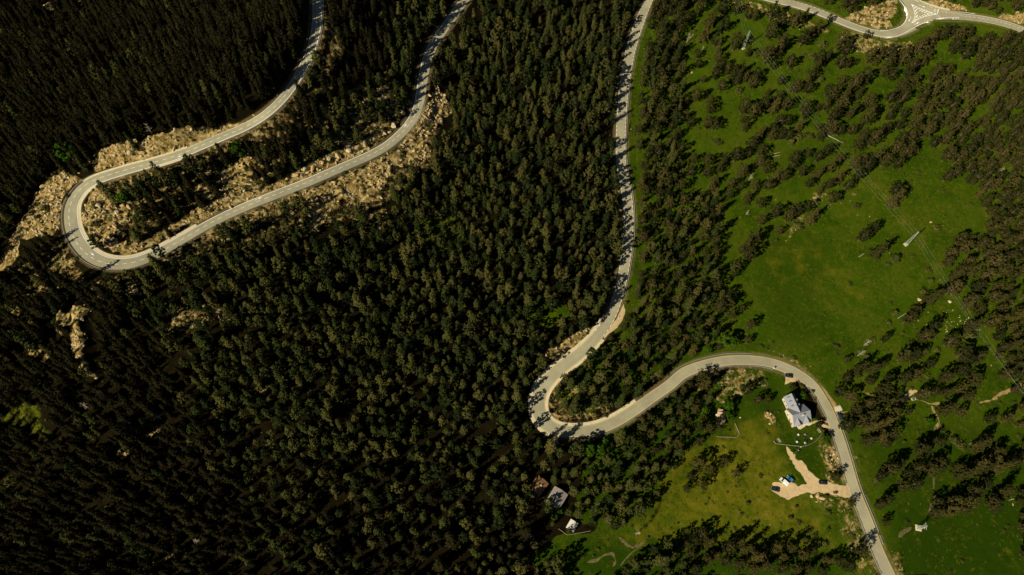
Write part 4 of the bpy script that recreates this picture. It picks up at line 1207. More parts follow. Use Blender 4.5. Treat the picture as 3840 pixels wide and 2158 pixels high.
MB().box((0, -0.55, 0.3), (2.2, 0.14, 0.6)).box((0, 0.55, 0.3), (2.2, 0.14, 0.6)).box((-1.03, 0, 0.3), (0.14, 0.96, 0.6)).box((1.03, 0, 0.3), (0.14, 0.96, 0.6)).build('basin', 'white_roof', tt)
MB().box((0, 0, 0.42), (1.9, 0.94, 0.04)).build('water', 'glass', tt)
x, y, z = at(2053, 1918)
dt = thing('tarpaulin_heap', 'pale heap under a tarpaulin below the grey roofed cabin', 'heap', (x, y, z), R(30))
def lump(n, sx, sy, sz, seed, rough=0.25):
    bm = bmesh.new()
    bmesh.ops.create_icosphere(bm, subdivisions=n, radius=1)
    r = np.random.default_rng(seed)
    dirs = [Vector(r.normal(size=3)).normalized() for _ in range(14)]
    cut = [r.uniform(0.55, 0.95) for _ in dirs]
    mb = MB()
    for v in bm.verts:
        p = v.co.normalized()
        d = 1.0
        for a, c in zip(dirs, cut):
            q = p.dot(a)
            if q > c:
                d = min(d, c / q)
        d *= 1 + rough * 0.3 * math.sin(p.x * 9 + seed) * math.cos(p.y * 8 + p.z * 7)
        mb.v.append((p.x * d * sx, p.y * d * sy, p.z * d * sz))
    bm.verts.index_update()
    mb.f = [tuple(v.index for v in f.verts) for f in bm.faces]
    bm.free()
    return mb
lump(3, 1.4, 1.1, 0.9, 5).build('cover', 'grey_roof', dt)

# ------------------------------------------------------------------ rocks
ROCKS = []
for i in range(6):
    o = lump(2, 1.0 + 0.35 * (i % 3), 0.9, 0.75 + 0.1 * (i % 2), 100 + i).build('boulder', 'rock' if i % 3 else 'pale_rock')
    ROCKS.append(o.data)
    bpy.data.objects.remove(o)
rz1 = lambda p: T(0, 560, 2.895, p)
rz3 = lambda p: T(1100, 250, 2.895, p)
BOULD = [(*q, 'inside the left hairpin') for q in rz1([(1070,612,60),(1035,547,32),(1180,650,34),(1270,690,58),(1330,612,42),(1400,632,46),(1188,850,36),(1252,842,62),(1525,580,36),(1290,1042,26),(1245,906,28),(1128,726,26),(1085,635,30),(985,600,26),(1415,765,24),(1155,1240,22)])]
BOULD += [(*q, 'on the bank above the lower hairpin arm') for q in rz3([(770,840,95),(700,885,66),(600,912,84),(645,890,50),(480,972,74),(385,1002,70),(310,1042,54),(210,1112,64),(122,1122,76),(85,1178,42),(15,1182,64),(1090,648,84),(1045,717,44),(1180,500,70)])]
BOULD += [(*q, 'along the bank above the upper hairpin arm') for q in rz1([(1415,40,76),(980,130,32),(1330,60,50),(1240,70,46),(1180,90,40),(1540,40,50),(1020,122,26),(860,262,22),(735,335,24)])]
BOULD += [(*q, 'in the scree below the lower hairpin arm') for q in rz3([(1170,1018,36),(1360,1030,34),(670,1250,44),(1190,880,34),(1325,910,30),(1480,315,34),(1500,490,36),(1440,560,40),(455,1275,36),(530,1400,34),(940,1310,40),(1280,800,40)])]
BOULD += [(3560,1133,14,'at the right of the open meadow'), (3490,834,9,'beside the meadow pylon'), (3450,1130,16,'at the lower right of the meadow'), (2776,1567,8,'beside the tan roofed cabin fence'), (2878,1550,12,'on the house lawn'), (2898,1568,12,'on the house lawn'), (2886,1590,10,'on the house lawn'), (3066,1860,18,'below the gravel lot'), (3080,1868,18,'below the gravel lot'), (3042,1862,16,'below the gravel lot'), (2593,273,9,'in the upper grove'), (3500,1760,10,'in the lower right grass'), (2100,2103,8,'beside the lower forest gap')]
cnt = {}
bx, by = hit([b[0] for b in BOULD], [b[1] for b in BOULD], 0, gz)
ordw = ['first', 'second', 'third', 'fourth', 'fifth', 'sixth', 'seventh', 'eighth', 'ninth', 'tenth', 'eleventh', 'twelfth', 'thirteenth', 'fourteenth', 'fifteenth', 'sixteenth', 'seventeenth', 'eighteenth', 'nineteenth', 'twentieth']
groups = {}
for i, b in enumerate(BOULD):
    groups.setdefault(b[3], []).append(i)
for where, ids in groups.items():
    ids.sort(key=lambda i: BOULD[i][0])
    for rank, i in enumerate(ids):
        px, py, d, _ = BOULD[i]
        x, y = float(bx[i]), float(by[i])
        z = float(gz(x, y))
        r = d / 2 * math.hypot(math.hypot(x, y), ALT - z) / F * 0.95
        o = bpy.data.objects.new('boulder', ROCKS[i % 6])
        COL.objects.link(o)
        o.scale = (r, r, r * 0.95)
        o.location = (x, y, z + r * 0.25)
        o.rotation_euler = (0, 0, i * 1.7)
        size = 'large' if r > 3 else 'small' if r < 1.2 else 'angular'
        lab = f'{size} pale boulder {where}' if len(ids) == 1 else f'{size} ochre boulder {where}, {ordw[rank]} from the left'
        tag(o, lab, 'boulder', 'boulders')

# ------------------------------------------------------------------ trees
def leaf_mesh(name, cen, nrm, size, tone, mat, aspect=0.7, seed=0):
    """many small leaf-spray faces: centre, facing, size and tone of each"""
    r = np.random.default_rng(seed)
    n = len(cen)
    nrm = nrm / (np.linalg.norm(nrm, axis=1, keepdims=True) + 1e-9)
    ref = r.normal(size=(n, 3))
    a = np.cross(nrm, ref)
    a /= np.linalg.norm(a, axis=1, keepdims=True) + 1e-9
    b = np.cross(nrm, a)
    sx, sy = (size * 0.5)[:, None], (size * 0.5 * aspect)[:, None]
    bend = nrm * (size * 0.12)[:, None]
    co = np.stack([cen - a * sx - bend, cen - b * sy, cen + a * sx - bend, cen + b * sy], 1).reshape(-1, 3)
    me = bpy.data.meshes.new(name)
    me.vertices.add(len(co))
    me.vertices.foreach_set('co', co.astype(np.float32).ravel())
    me.loops.add(len(co))
    me.loops.foreach_set('vertex_index', np.arange(len(co), dtype=np.int32))
    me.polygons.add(n)
    me.polygons.foreach_set('loop_start', np.arange(0, len(co), 4, dtype=np.int32))
    me.update(calc_edges=True)
    at_ = me.attributes.new('tone', 'FLOAT', 'POINT')
    at_.data.foreach_set('value', np.repeat(tone, 4).astype(np.float32))
    me.materials.append(M[mat])
    return me
def conifer(seed, mat, h=11.0, rad=2.2, levels=15, droop=0.35, taper=0.85, lo=0.10):
    r = np.random.default_rng(seed)
    C_, N_, S_, T_ = [], [], [], []
    lean = r.normal(size=2) * 0.03
    lobe = r.uniform(0.6, 1.25, 5)
    limbs = []
    for l in range(levels):
        u = (l + r.uniform(0, 0.6)) / levels
        z = h * (lo + (1 - lo) * u)
        R_ = rad * (1 - u) ** taper * r.uniform(0.75, 1.15) + 0.12
        nb = int(7 - 3 * u) + r.integers(0, 2)
        ph = r.uniform(0, 6.28)
        for b in range(nb):
            if r.random() < 0.12:
                continue
            az = ph + 6.283 * b / nb + r.normal() * 0.22
            Lb = R_ * r.uniform(0.6, 1.2) * lobe[int((az % 6.2832) / 6.2832 * 4.99)]
            t0 = r.random()
            limbs.append((z, az, Lb * 0.8))
            k = max(2, int(Lb * 3.4))
            for j in range(k):
                f = (j + 0.7) / k
                d = Lb * f
                w = 0.38 * (1.1 - 0.5 * f)
                for q in range(3):
                    p = np.array([math.cos(az) * d, math.sin(az) * d, z - droop * d * f + 0.05]) + r.normal(size=3) * [w, w, 0.16]
                    p[:2] += lean * p[2]
                    C_.append(p)
                    N_.append([math.cos(az) * 0.55 + r.normal() * 0.45, math.sin(az) * 0.55 + r.normal() * 0.45, 0.75 + r.normal() * 0.35])
                    S_.append(r.uniform(0.5, 0.95) * (1.1 - 0.3 * u))
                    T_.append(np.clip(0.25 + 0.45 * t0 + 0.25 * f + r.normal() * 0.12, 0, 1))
    for q in range(8):
        C_.append(np.array([lean[0] * h, lean[1] * h, h - 0.7 + q * 0.12]) + r.normal(size=3) * 0.06)
        N_.append(r.normal(size=3))
        S_.append(0.35)
        T_.append(0.7)
    me = leaf_mesh('crown', np.array(C_), np.array(N_), np.array(S_), np.array(T_), mat, 0.7, seed)
    tr = MB().tube([(0, 0, -0.6), (lean[0] * h * 0.5, lean[1] * h * 0.5, h * 0.5), (lean[0] * h, lean[1] * h, h - 0.4)], [0.24, 0.14, 0.03], 6)
    for z, az, Lb in limbs[::6]:
        tr.tube([(0, 0, z), (math.cos(az) * Lb, math.sin(az) * Lb, z - droop * Lb * 0.8)], [0.05, 0.015], 3, False)
    return me, tr
def domed(seed, mat, h=8.5, rad=3.0, clumps=44, lo=0.22, cards=15, size=(0.55, 1.0), flat_=1.0):
    r = np.random.default_rng(seed)
    C_, N_, S_, T_ = [], [], [], []
    limbs = []
    cz, hz = h * (0.5 + lo / 2), h * (0.5 - lo / 2)
    lob = r.uniform(0.62, 1.18, 7)
    for c in range(clumps):
        v = r.normal(size=3)
        v /= np.linalg.norm(v)
        az = math.atan2(v[1], v[0])
        k = lob[int((az + math.pi) / 6.2832 * 6.99)]
        rr = r.uniform(0.45, 1.0) ** 0.6
        p = np.array([v[0] * rad * k * rr, v[1] * rad * k * rr, cz + v[2] * hz * rr * flat_])
        if p[2] < h * lo:
            p[2] = h * lo + r.uniform(0, 0.8)
        taper = 1.0 - 0.45 * max(0, (p[2] - cz) / hz)
        p[:2] *= taper
        limbs.append(p)
        t0 = r.random()
        cr = r.uniform(0.3, 0.62) if clumps > 55 else r.uniform(0.45, 0.85)
        for q in range(cards):
            d = r.normal(size=3)
            d /= np.linalg.norm(d)
            C_.append(p + d * cr * r.uniform(0.5, 1.0) * [1, 1, 0.75])
            o = (p - [0, 0, cz - 1])
            o = o / (np.linalg.norm(o) + 1e-6)
            N_.append(d * 0.8 + o * 0.7 + r.normal(size=3) * 0.4 + [0, 0, 0.3])
            S_.append(r.uniform(*size))
            T_.append(np.clip(0.15 + 0.6 * t0 + r.normal() * 0.14, 0, 1))
    me = leaf_mesh('crown', np.array(C_), np.array(N_), np.array(S_), np.array(T_), mat, 0.75, seed)
    tr = MB().tube([(0, 0, -0.6), (0.1, 0, h * 0.35), (0, 0.1, h * 0.8)], [0.3, 0.22, 0.06], 7)
    for p in limbs[::5]:
        tr.tube([(0.05, 0, max(1.0, p[2] * 0.55)), tuple(p * [0.55, 0.55, 0.9]), tuple(p)], [0.09, 0.05, 0.02], 3, False)
    return me, tr
def trunk_mesh(tr):
    o = tr.build('trunk', 'bark')
    me = o.data
    bpy.data.objects.remove(o)
    return me
def variants(lst):
    return [(me, trunk_mesh(tr)) for me, tr in lst]
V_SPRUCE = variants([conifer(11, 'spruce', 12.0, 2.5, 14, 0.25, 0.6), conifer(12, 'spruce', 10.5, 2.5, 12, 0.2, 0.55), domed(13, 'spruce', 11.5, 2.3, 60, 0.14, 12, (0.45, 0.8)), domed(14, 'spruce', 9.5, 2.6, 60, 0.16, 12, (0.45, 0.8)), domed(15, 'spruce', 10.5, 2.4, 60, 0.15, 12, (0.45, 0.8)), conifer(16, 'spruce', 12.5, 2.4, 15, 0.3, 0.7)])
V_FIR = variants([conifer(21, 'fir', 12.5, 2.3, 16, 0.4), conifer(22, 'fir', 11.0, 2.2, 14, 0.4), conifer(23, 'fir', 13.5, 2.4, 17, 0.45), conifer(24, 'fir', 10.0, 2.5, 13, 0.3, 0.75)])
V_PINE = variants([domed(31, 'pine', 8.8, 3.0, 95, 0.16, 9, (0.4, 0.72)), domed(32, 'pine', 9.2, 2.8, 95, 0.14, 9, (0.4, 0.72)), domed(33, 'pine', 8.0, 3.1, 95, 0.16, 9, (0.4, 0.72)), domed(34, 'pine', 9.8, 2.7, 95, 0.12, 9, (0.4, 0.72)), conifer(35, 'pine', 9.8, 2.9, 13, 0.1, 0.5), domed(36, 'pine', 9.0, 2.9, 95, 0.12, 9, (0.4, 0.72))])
V_BROAD = variants([domed(41, 'leaf', 8.0, 3.4, 52, 0.2, 16), domed(42, 'leaf', 7.2, 3.1, 46, 0.15, 16), domed(43, 'leaf', 7.6, 3.6, 50, 0.2, 16)])
V_SHRUB = [domed(51, 'scrub', 1.9, 1.6, 20, 0.1, 14, (0.3, 0.6))[0], domed(52, 'scrub', 1.6, 1.7, 20, 0.08, 14, (0.3, 0.6))[0], domed(53, 'scrub', 2.2, 1.5, 20, 0.1, 14, (0.3, 0.6))[0]]

def tree(name, cat, label, group, var, x, y, s, rz, sz=1.0):
    t = thing(name, label, cat, (x, y, float(gz(x, y))), rz, group)
    t.scale = (s, s, s * sz)
    parts = []
    for nm, me in (('crown', var[0]), ('trunk', var[1])):
        o = bpy.data.objects.new(nm, me)
        COL.objects.link(o)
        o.parent = t
        parts.append(o)
    return t, parts

def scatter(name, pts, scl, rot, vid, sources, lean=0.0):
    """one object standing for what nobody could count: sources[k] are the shapes of variant k"""
    n = len(pts)
    me = bpy.data.meshes.new(name)
    me.vertices.add(n)
    me.vertices.foreach_set('co', np.asarray(pts, np.float32).ravel())
    r = np.random.default_rng(n)
    A = me.attributes.new('size', 'FLOAT_VECTOR', 'POINT')
    A.data.foreach_set('vector', np.asarray(scl, np.float32).ravel())
    A = me.attributes.new('turn', 'FLOAT_VECTOR', 'POINT')
    tv = np.zeros((n, 3), np.float32)
    tv[:, 2] = rot
    tv[:, :2] = r.normal(size=(n, 2)) * lean
    A.data.foreach_set('vector', tv.ravel())
    A = me.attributes.new('variant', 'INT', 'POINT')
    A.data.foreach_set('value', np.asarray(vid, np.int32))
    o = bpy.data.objects.new(name, me)
    COL.objects.link(o)
    ng = bpy.data.node_groups.new(name, 'GeometryNodeTree')
    ng.interface.new_socket('Geometry', in_out='INPUT', socket_type='NodeSocketGeometry')
    ng.interface.new_socket('Geometry', in_out='OUTPUT', socket_type='NodeSocketGeometry')
    L = ng.links.new
    gi, go = ng.nodes.new('NodeGroupInput'), ng.nodes.new('NodeGroupOutput')
    J = ng.nodes.new('GeometryNodeJoinGeometry')
    def attr(nm, ty):
        a = ng.nodes.new('GeometryNodeInputNamedAttribute')
        a.data_type = ty
        a.inputs['Name'].default_value = nm
        return a.outputs['Attribute']
    sz, tn, vr = attr('size', 'FLOAT_VECTOR'), attr('turn', 'FLOAT_VECTOR'), attr('variant', 'INT')
    e2r = ng.nodes.new('FunctionNodeEulerToRotation')
    L(tn, e2r.inputs[0])
    for k, objs in enumerate(sources):
        cmpn = ng.nodes.new('FunctionNodeCompare')
        cmpn.data_type, cmpn.operation = 'INT', 'EQUAL'
        ins = [s for s in cmpn.inputs if s.type == 'INT']
        L(vr, ins[0])
        ins[1].default_value = k
        ip = ng.nodes.new('GeometryNodeInstanceOnPoints')
        L(gi.outputs[0], ip.inputs['Points'])
        L(cmpn.outputs[0], ip.inputs['Selection'])
        L(e2r.outputs[0], ip.inputs['Rotation'])
        L(sz, ip.inputs['Scale'])
        jj = ng.nodes.new('GeometryNodeJoinGeometry')
        for ob in objs:
            oi = ng.nodes.new('GeometryNodeObjectInfo')
            oi.transform_space = 'ORIGINAL'
            oi.inputs['Object'].default_value = ob
            L(oi.outputs['Geometry'], jj.inputs[0])
        L(jj.outputs[0], ip.inputs['Instance'])
        L(ip.outputs[0], J.inputs[0])
    L(J.outputs[0], go.inputs[0])
    md = o.modifiers.new('scatter', 'NODES')
    md.node_group = ng
    return tag(o, kind='stuff')

# trees one can point at, read off the photo: x, y, crown width in enlarged-photo pixels
G1 = [(40,130,70),(130,60,60),(170,250,70),(250,310,60),(330,190,60),(220,130,80),(300,60,70),(410,60,60),(500,100,60),(540,120,50),(680,90,110),(740,160,80),(660,240,80),(400,320,80),(850,150,80),(920,130,50),(770,300,100),(730,370,70),(910,290,80),(960,240,60),(1010,210,60),(1190,320,110),(1230,370,60),(640,420,90),(500,390,45),(820,460,70),(690,490,50),(620,400,60),(110,400,50),(120,480,50),(270,430,60),(290,490,60),(250,560,60),(340,520,60),(380,560,70),(440,520,60),(420,590,60),(470,590,50),(530,620,70),(560,560,60),(290,650,60),(100,720,70),(150,600,40),(30,760,40),(210,760,60),(210,820,60),(20,870,60),(60,920,60),(190,930,70),(240,940,70),(450,910,45),(460,810,80),(530,850,80),(610,790,70),(650,700,40),(720,740,50),(700,800,70),(780,790,70),(740,900,70),(790,910,60),(690,960,60),(740,1010,70),(620,980,50),(680,1030,60),(860,640,110),(950,670,60),(980,560,60),(1010,500,50),(1030,440,70),(1080,430,60),(740,610,50),(920,870,50),(880,950,50),(520,1080,70),(1020,960,35),(1130,870,80),(1180,860,40),(1270,850,60),(1330,820,50),(1130,960,80),(1190,980,60),(1200,470,70),(1240,480,50),(1370,580,100),(1410,430,60),(1290,640,80),(1200,620,60),(1130,710,90),(1220,720,70),(1080,800,50),(1020,810,40),(1330,700,50),(1410,760,80),(1440,820,60),(1380,900,80),(1280,980,60),(1340,1060,90),(1440,1050,80),(1540,970,70),(1560,880,50),(1540,490,100),(1600,450,60),(1670,430,90),(1740,480,80),(1800,460,60),(1850,420,50),(1590,560,60),(1660,640,80),(1740,620,70),(1700,560,60),(1560,390,70),(1480,380,50),(1800,340,100),(1880,290,80),(1960,250,70),(2040,230,60),(1840,400,50),(2080,270,100),(2150,230,70),(2060,340,80),(2140,390,70),(2190,320,50),(2310,290,80),(2350,340,60),(2420,310,60),(2470,290,50),(2270,370,60),(2000,520,60),(1900,560,80),(1980,620,90),(2070,600,60),(2030,680,80),(1900,680,80),(1820,700,80),(1780,800,80),(1880,800,80),(1960,760,70),(2050,780,80),(2150,700,80),(2200,760,70),(2120,860,80),(2000,880,80),(1900,900,80),(1750,930,80),(1850,980,80),(2050,960,80),(2150,960,80),(2100,1060,50),(1980,1050,70),(1900,1070,60),(2010,1160,100),(2090,1190,80),(2060,1290,90),(2000,1330,60),(1640,1060,70),(1700,1050,70),(1750,1030,60),(1600,1130,80),(1680,1150,80),(1740,1130,60),(1540,1200,90),(1620,1240,60),(1460,1190,80),(1390,1250,80),(1300,1230,70),(1320,1330,70),(1180,1200,60),(1090,1140,60),(1020,1180,60),(940,1160,50),(850,1180,80),(830,1250,60),(760,1330,60),(640,1270,60),(600,1130,70),(580,1220,70),(410,1170,90),(490,1160,45),(450,1290,80),(520,1260,40),(320,1200,60),(270,1270,60),(200,1200,80),(180,1300,70),(90,1200,60),(60,1290,70),(230,1370,70),(360,1400,60),(440,1400,50),(540,1400,60),(640,1400,60),(700,1330,60),(900,1300,60),(960,1380,60),(1030,1300,60),(1110,1260,60),(1180,1330,60),(1240,1400,60),(1100,1390,60),(1620,1420,110),(1380,1060,40),(1110,140,40),(1380,270,40)]
G2 = [(350,20,60),(490,40,60),(590,80,60),(700,150,80),(800,180,80),(850,140,80),(930,120,70),(980,180,70),(1140,40,70),(730,295,50),(590,220,60),(540,340,90),(480,400,80),(500,470,90),(400,560,80),(390,620,50),(1370,320,110),(1430,280,70),(1480,450,80),(1620,30,110),(2100,350,80),(2130,420,80),(2030,460,70),(2000,530,60),(2260,390,70),(2340,450,70),(2290,470,60),(2480,490,80),(2440,390,80),(2080,620,120),(2200,580,70),(2160,530,60),(2310,620,90),(2240,720,90),(2170,830,100),(2040,730,90),(1900,790,90),(1760,900,70),(1700,960,80),(1830,1090,130),(1860,1040,80),(2020,1130,80),(2190,1000,80),(2340,980,80),(1520,1115,50),(1240,1265,45),(1330,1330,80),(1490,1310,60),(1660,1240,80),(1740,1230,90),(1800,1220,60),(1860,1300,60),(2120,1210,90),(2150,1280,90),(2230,1250,70),(1240,1400,60),(1420,1420,60),(1540,1420,60),(1680,1400,80),(1760,1380,70),(1980,1400,80),(2100,1350,80),(2200,1410,80),(510,1000,70),(440,880,50),(340,840,90),(350,760,60),(370,920,70),(490,1120,50)]
G3 = [(640,130,50),(1250,310,100),(1330,280,90),(1420,240,90),(1310,200,80),(1400,160,70),(1500,140,90),(1580,230,90),(1540,300,90),(1440,320,80),(1490,400,90),(1580,380,80),(1420,430,80),(1540,450,60),(1640,140,60),(1190,60,80),(1270,100,80),(1810,500,100),(1860,440,70),(1570,650,110),(1640,600,80),(1690,680,60),(1780,640,80),(1870,650,80),(1920,600,80),(1760,760,80),(1500,700,70),(1540,880,70),(1490,920,60),(1530,1050,50),(2130,680,90),(2080,640,60),(2200,620,80),(2270,640,80),(2330,580,80),(2400,640,80),(2280,760,80),(2200,820,80),(2160,900,80),(2040,900,90),(2000,960,80),(1920,980,80),(2120,960,60),(2340,900,80),(2420,830,80),(2360,940,60),(2500,600,70),(2550,560,60),(2540,890,40),(2320,270,60),(2440,270,60),(2280,420,60),(2000,200,80),(2100,220,60),(1800,90,70),(1900,70,60),(2000,60,60),(2150,100,60),(2100,40,60),
 (120,600,90),(200,650,70),(60,700,60),(150,760,70),(30,790,60),(320,590,60),(290,620,40),(400,680,60),(1150,710,60),(820,1250,80),(760,1310,80),(700,1240,70),(900,1300,70),(980,1260,60),(1340,1270,80),(1250,1380,80),(1180,1340,70),(1100,1330,60),(140,1130,90),(200,1190,80),(90,1180,80),(350,1230,90),(420,1190,80),(480,1250,80),(560,1300,100),(620,1250,70),(250,1290,80),(330,1340,80),(180,1330,80),(60,1290,80),(100,1400,80),(430,1360,80),(540,1400,80),(640,1380,80),(30,1210,60),(750,1400,80),(850,1400,70),(960,1400,70),(1050,1420,60),(30,1110,40),(90,120,60),(90,200,60),(160,270,60),(200,340,70),(270,340,50),(40,280,60),(30,370,60),(130,430,60),(480,60,70),(560,130,60),(1280,900,50),(1030,310,45),(830,30,40)]
HAND = T(2560, 0, K, G1) + T(2560, 720, K, G2) + T(2560, 1438, K, G3)
SHRUBS = T(2560, 0, K, [(880,1030,60),(960,1020,60),(820,1070,60),(260,1070,60),(1060,330,60),(800,680,40),(430,680,60),(740,700,60),(1600,420,40),(560,400,50),(980,420,50),(1040,600,50)]) + T(2560, 720, K, [(1320,105,50),(870,250,70),(1600,500,80),(1920,270,50),(1820,750,60),(1870,670,45),(1850,590,45),(2170,1080,80),(1390,1240,40),(1850,1390,40),(1160,1160,45),(705,365,28),(1570,840,30),(1560,985,40),(1600,910,50),(1720,1140,50),(1920,1190,40)]) + T(2560, 1438, K, [(1080,850,34),(1140,580,16),(1150,600,16),(1145,640,16),(950,1110,50),(1100,970,40),(930,1180,50),(1000,1150,40),(1080,1210,50),(2050,430,60),(2100,470,60),(1290,1160,30),(980,60,30),(1000,120,30),(850,330,20),(930,330,20),(1100,1100,30)]) + [(165,778,26),(250,735,14),(100,860,12),(350,838,22),(362,836,14)]
BROAD = T(2560, 720, K, [(330,1120,110),(200,1190,70),(400,1130,70)]) + T(2560, 1438, K, [(170,210,70),(350,160,95),(340,240,80),(1080,410,60),(1870,290,60),(760,1360,40),(910,90,50),(850,520,40)]) + T(1280, 1438, K, [(1870,490,120),(1960,510,110),(1990,440,70),(1640,960,60),(1600,1000,60),(2360,250,70),(2170,390,50)]) + T(0, 0, K, [(520,1165,130),(1790,1130,120)]) + T(0, 720, K, [(930,40,90)]) + T(1280, 720, K, [(2240,1000,50),(2180,1360,60)])
DEAD = T(2560, 720, K, [(1390,1140,90),(1340,1220,90),(485,160,40)]) + T(2560, 0, K, [(1140,990,60),(40,290,80),(150,370,50),(510,1340,70),(2400,1290,60)]) + T(1280, 0, K, [(1450,240,45),(1690,720,50),(1745,770,50),(1165,310,45),(315,740,50)]) + T(0, 0, K, [(1120,970,110)]) + T(0, 1438, K, [(640,170,90),(1195,260,70),(1485,1185,80),(805,940,60)]) + T(1280, 1438, K, [(2230,1130,110),(1935,910,60)])

mpp_at = lambda x, y, z: np.hypot(np.hypot(x, y), ALT - z) / F
def hits(L_, f):
    A = np.array(L_, float)
    x, y = hit(A[:, 0], A[:, 1], 0, gz)
    w = A[:, 2] * mpp_at(x, y, gz(x, y))
    h = np.clip(w, 1.5, 9) * f
    x, y = hit(A[:, 0], A[:, 1], h, gz)
    return x, y, w
occupied = {}
def occ_add(x, y, r):
    occupied.setdefault((int(x // 6), int(y // 6)), []).append((x, y, r))
def occ_free(x, y, r):
    i, j = int(x // 6), int(y // 6)
    for a in (-1, 0, 1):
        for b in (-1, 0, 1):
            for p in occupied.get((i + a, j + b), ()):
                if (p[0] - x) ** 2 + (p[1] - y) ** 2 < (0.5 * (p[2] + r)) ** 2:
                    return False
    return True
pines = []       # x, y, scale, variant, px, py
hxx, hyy, hw = hits(HAND, 0.95)
for i in range(len(HAND)):
    s = float(np.clip(hw[i] / 5.2, 0.5, 1.6))
    pines.append((float(hxx[i]), float(hyy[i]), s, int(rng.integers(0, 6)), HAND[i][0], HAND[i][1]))
    occ_add(float(hxx[i]), float(hyy[i]), s * 4.4)
for L_, f in ((BROAD, 0.6), (DEAD, 0.5)):
    x, y, w = hits(L_, f)
    for a, b, c in zip(x, y, w):
        occ_add(float(a), float(b), float(c) * 0.8)
for px, py, r in ((2990,1545,15),(2975,1575,14),(2705,1568,9),(2020,1823,11),(2028,1842,9),(2090,1866,11),(2096,1885,9),(2150,1985,6),(2145,1973,6),(2053,1918,5),(3145,1525,6),(3425,1498,5),(3443,1981,6),(3396,918,5),(2786,183,5),(2012,1830,8)):
    x, y, z = at(px, py)
    occ_add(x, y, r)
    occ_add(x - 2, y - 2, r)

conif = []       # x, y, scale, variant (0-5 spruce, 6-9 fir), px, py
for px, py in ((75,965),(100,935),(132,925),(152,905),(182,892),(112,968),(142,962),(172,932),(90,1002),(130,1004),(60,1025),(160,1020),(120,1035),(85,1050)):
    x, y = hit([px], [py], 6.5, gz)
    conif.append((float(x[0]), float(y[0]), float(rng.uniform(0.8, 1.15)), int(6 + rng.integers(0, 4)), px, py))
    occ_add(float(x[0]), float(y[0]), 3.5)
HANDZONE = [(2560,0),(3840,0),(3840,130),(3660,160),(3660,480),(3600,600),(3690,760),(3720,1100),(3760,1438),(3840,1500),(3840,2300),(2560,2300),(2560,1980),(2560,1640),(2680,1600),(2690,1438),(2720,1400),(2715,1240),(2700,1000),(2700,720),(2560,720)]
DENSE_EXTRA = [[(3085,-40),(3320,-40),(3290,25),(3150,35),(3100,20)], [(3620,-40),(3860,-40),(3860,46),(3760,45),(3640,20)]]
BARE = [[(1980,1990),(2140,1990),(2290,1985),(2420,1930),(2500,1790),(2560,1760),(2560,1985),(2440,2060),(2330,2120),(2240,2200),(2120,2200),(2100,2100),(2030,2060)],
 [(1520,2130),(1700,2040),(1850,2035),(1700,2090),(1560,2150)], [(2010,1500),(2060,1590),(2200,1610),(2330,1530),(2290,1520),(2150,1560),(2060,1540),(2040,1490)], [(2380,30),(2420,20),(2400,300),(2385,560),(2395,760),(2400,1000),(2370,1120),(2330,1180),(2330,1120),(2345,1000),(2330,800),(2345,600),(2340,300)],
 [(2130,1110),(2100,1150),(2040,1190),(2060,1210),(2130,1180)], [(1550,1440),(1560,1380),(1570,1440)]]
FIR_VIGNETTE_ZONE = [[(-200,-200),(1170,-200),(1165,0),(1150,150),(1050,300),(850,450),(400,560),(330,600),(230,640),(-200,1000)], [(-200,1000),(250,1000),(420,1070),(640,1320),(900,1750),(1000,2400),(-200,2400)], [(500,760),(900,560),(1200,300),(1180,0),(1500,0),(1450,250),(1000,700),(640,880)]]  # stands given the darkened needles that imitate vignette
GAPS = O([(0,0)])
east = []
Y0, Y1 = -40, 610
for px, py, q in ((1985,1868,1.2),(2000,1872,1.0),(1974,1846,1.1),(2060,1893,1.1),(2056,1912,1.0),(2130,1998,0.7),(2688,1588,0.8)):
    x, y, z = at(px, py)
    conif.append((x, y, q, 2 + int(px) % 3, px, py - 25))
    occ_add(x, y, 4)
shx, shy = math.cos(SHADOW_AZ), math.sin(SHADOW_AZ)
cand_x = rng.uniform(-500, 480, 125000)
cand_y = rng.uniform(Y0, Y1, 125000)
cz_ = gz(cand_x, cand_y)
cu, cv = project(cand_x, cand_y, cz_ + 5)
keep = (cu > -420) & (cu < 4250) & (cv > -420) & (cv < 2500)
cand_x, cand_y, cu, cv = cand_x[keep], cand_y[keep], cu[keep], cv[keep]
gu, gv = project(cand_x, cand_y, gz(cand_x, cand_y))
hz_ = inside(cu, cv, HANDZONE)
near_ = np.full(len(cu), 1e9)
for p in pines:
    near_ = np.minimum(near_, (cand_x - p[0]) ** 2 + (cand_y - p[1]) ** 2)
GROVE = [[(2560,60),(2830,60),(3250,170),(3560,120),(3860,120),(3860,560),(3640,600),(3520,560),(3400,560),(3250,640),(3120,700),(2960,760),(2820,790),(2700,1000),(2560,900)], [(3560,900),(3860,800),(3860,1438),(3600,1438),(3700,1250),(3560,1130)], [(3130,1380),(3400,1380),(3860,1400),(3860,1540),(3500,1480),(3300,1640),(3130,1560)], [(3260,1700),(3840,1600),(3860,1900),(3500,1960),(3300,1840)], [(2560,1980),(2760,2010),(3000,2040),(3220,2040),(3260,2300),(2560,2300)]]
grove = np.zeros(len(cu), bool)
for p in GROVE:
    grove |= inside(cu, cv, p)
grove &= (near_ < 7.0 ** 2) & (rng.random(len(cu)) < np.where(cu < 3150, 0.03, 0.055))
dense_e = inside(cu, cv, [(3330,240),(3660,200),(3660,480),(3560,560),(3440,520),(3300,420)]) & (rng.random(len(cu)) < 0.06)
hz_ &= ~(grove | dense_e)
for p in DENSE_EXTRA:
    hz_ &= ~inside(cu, cv, p)
bare = np.zeros(len(cu), bool)
for p in BARE:
    bare |= inside(gu, gv, p)
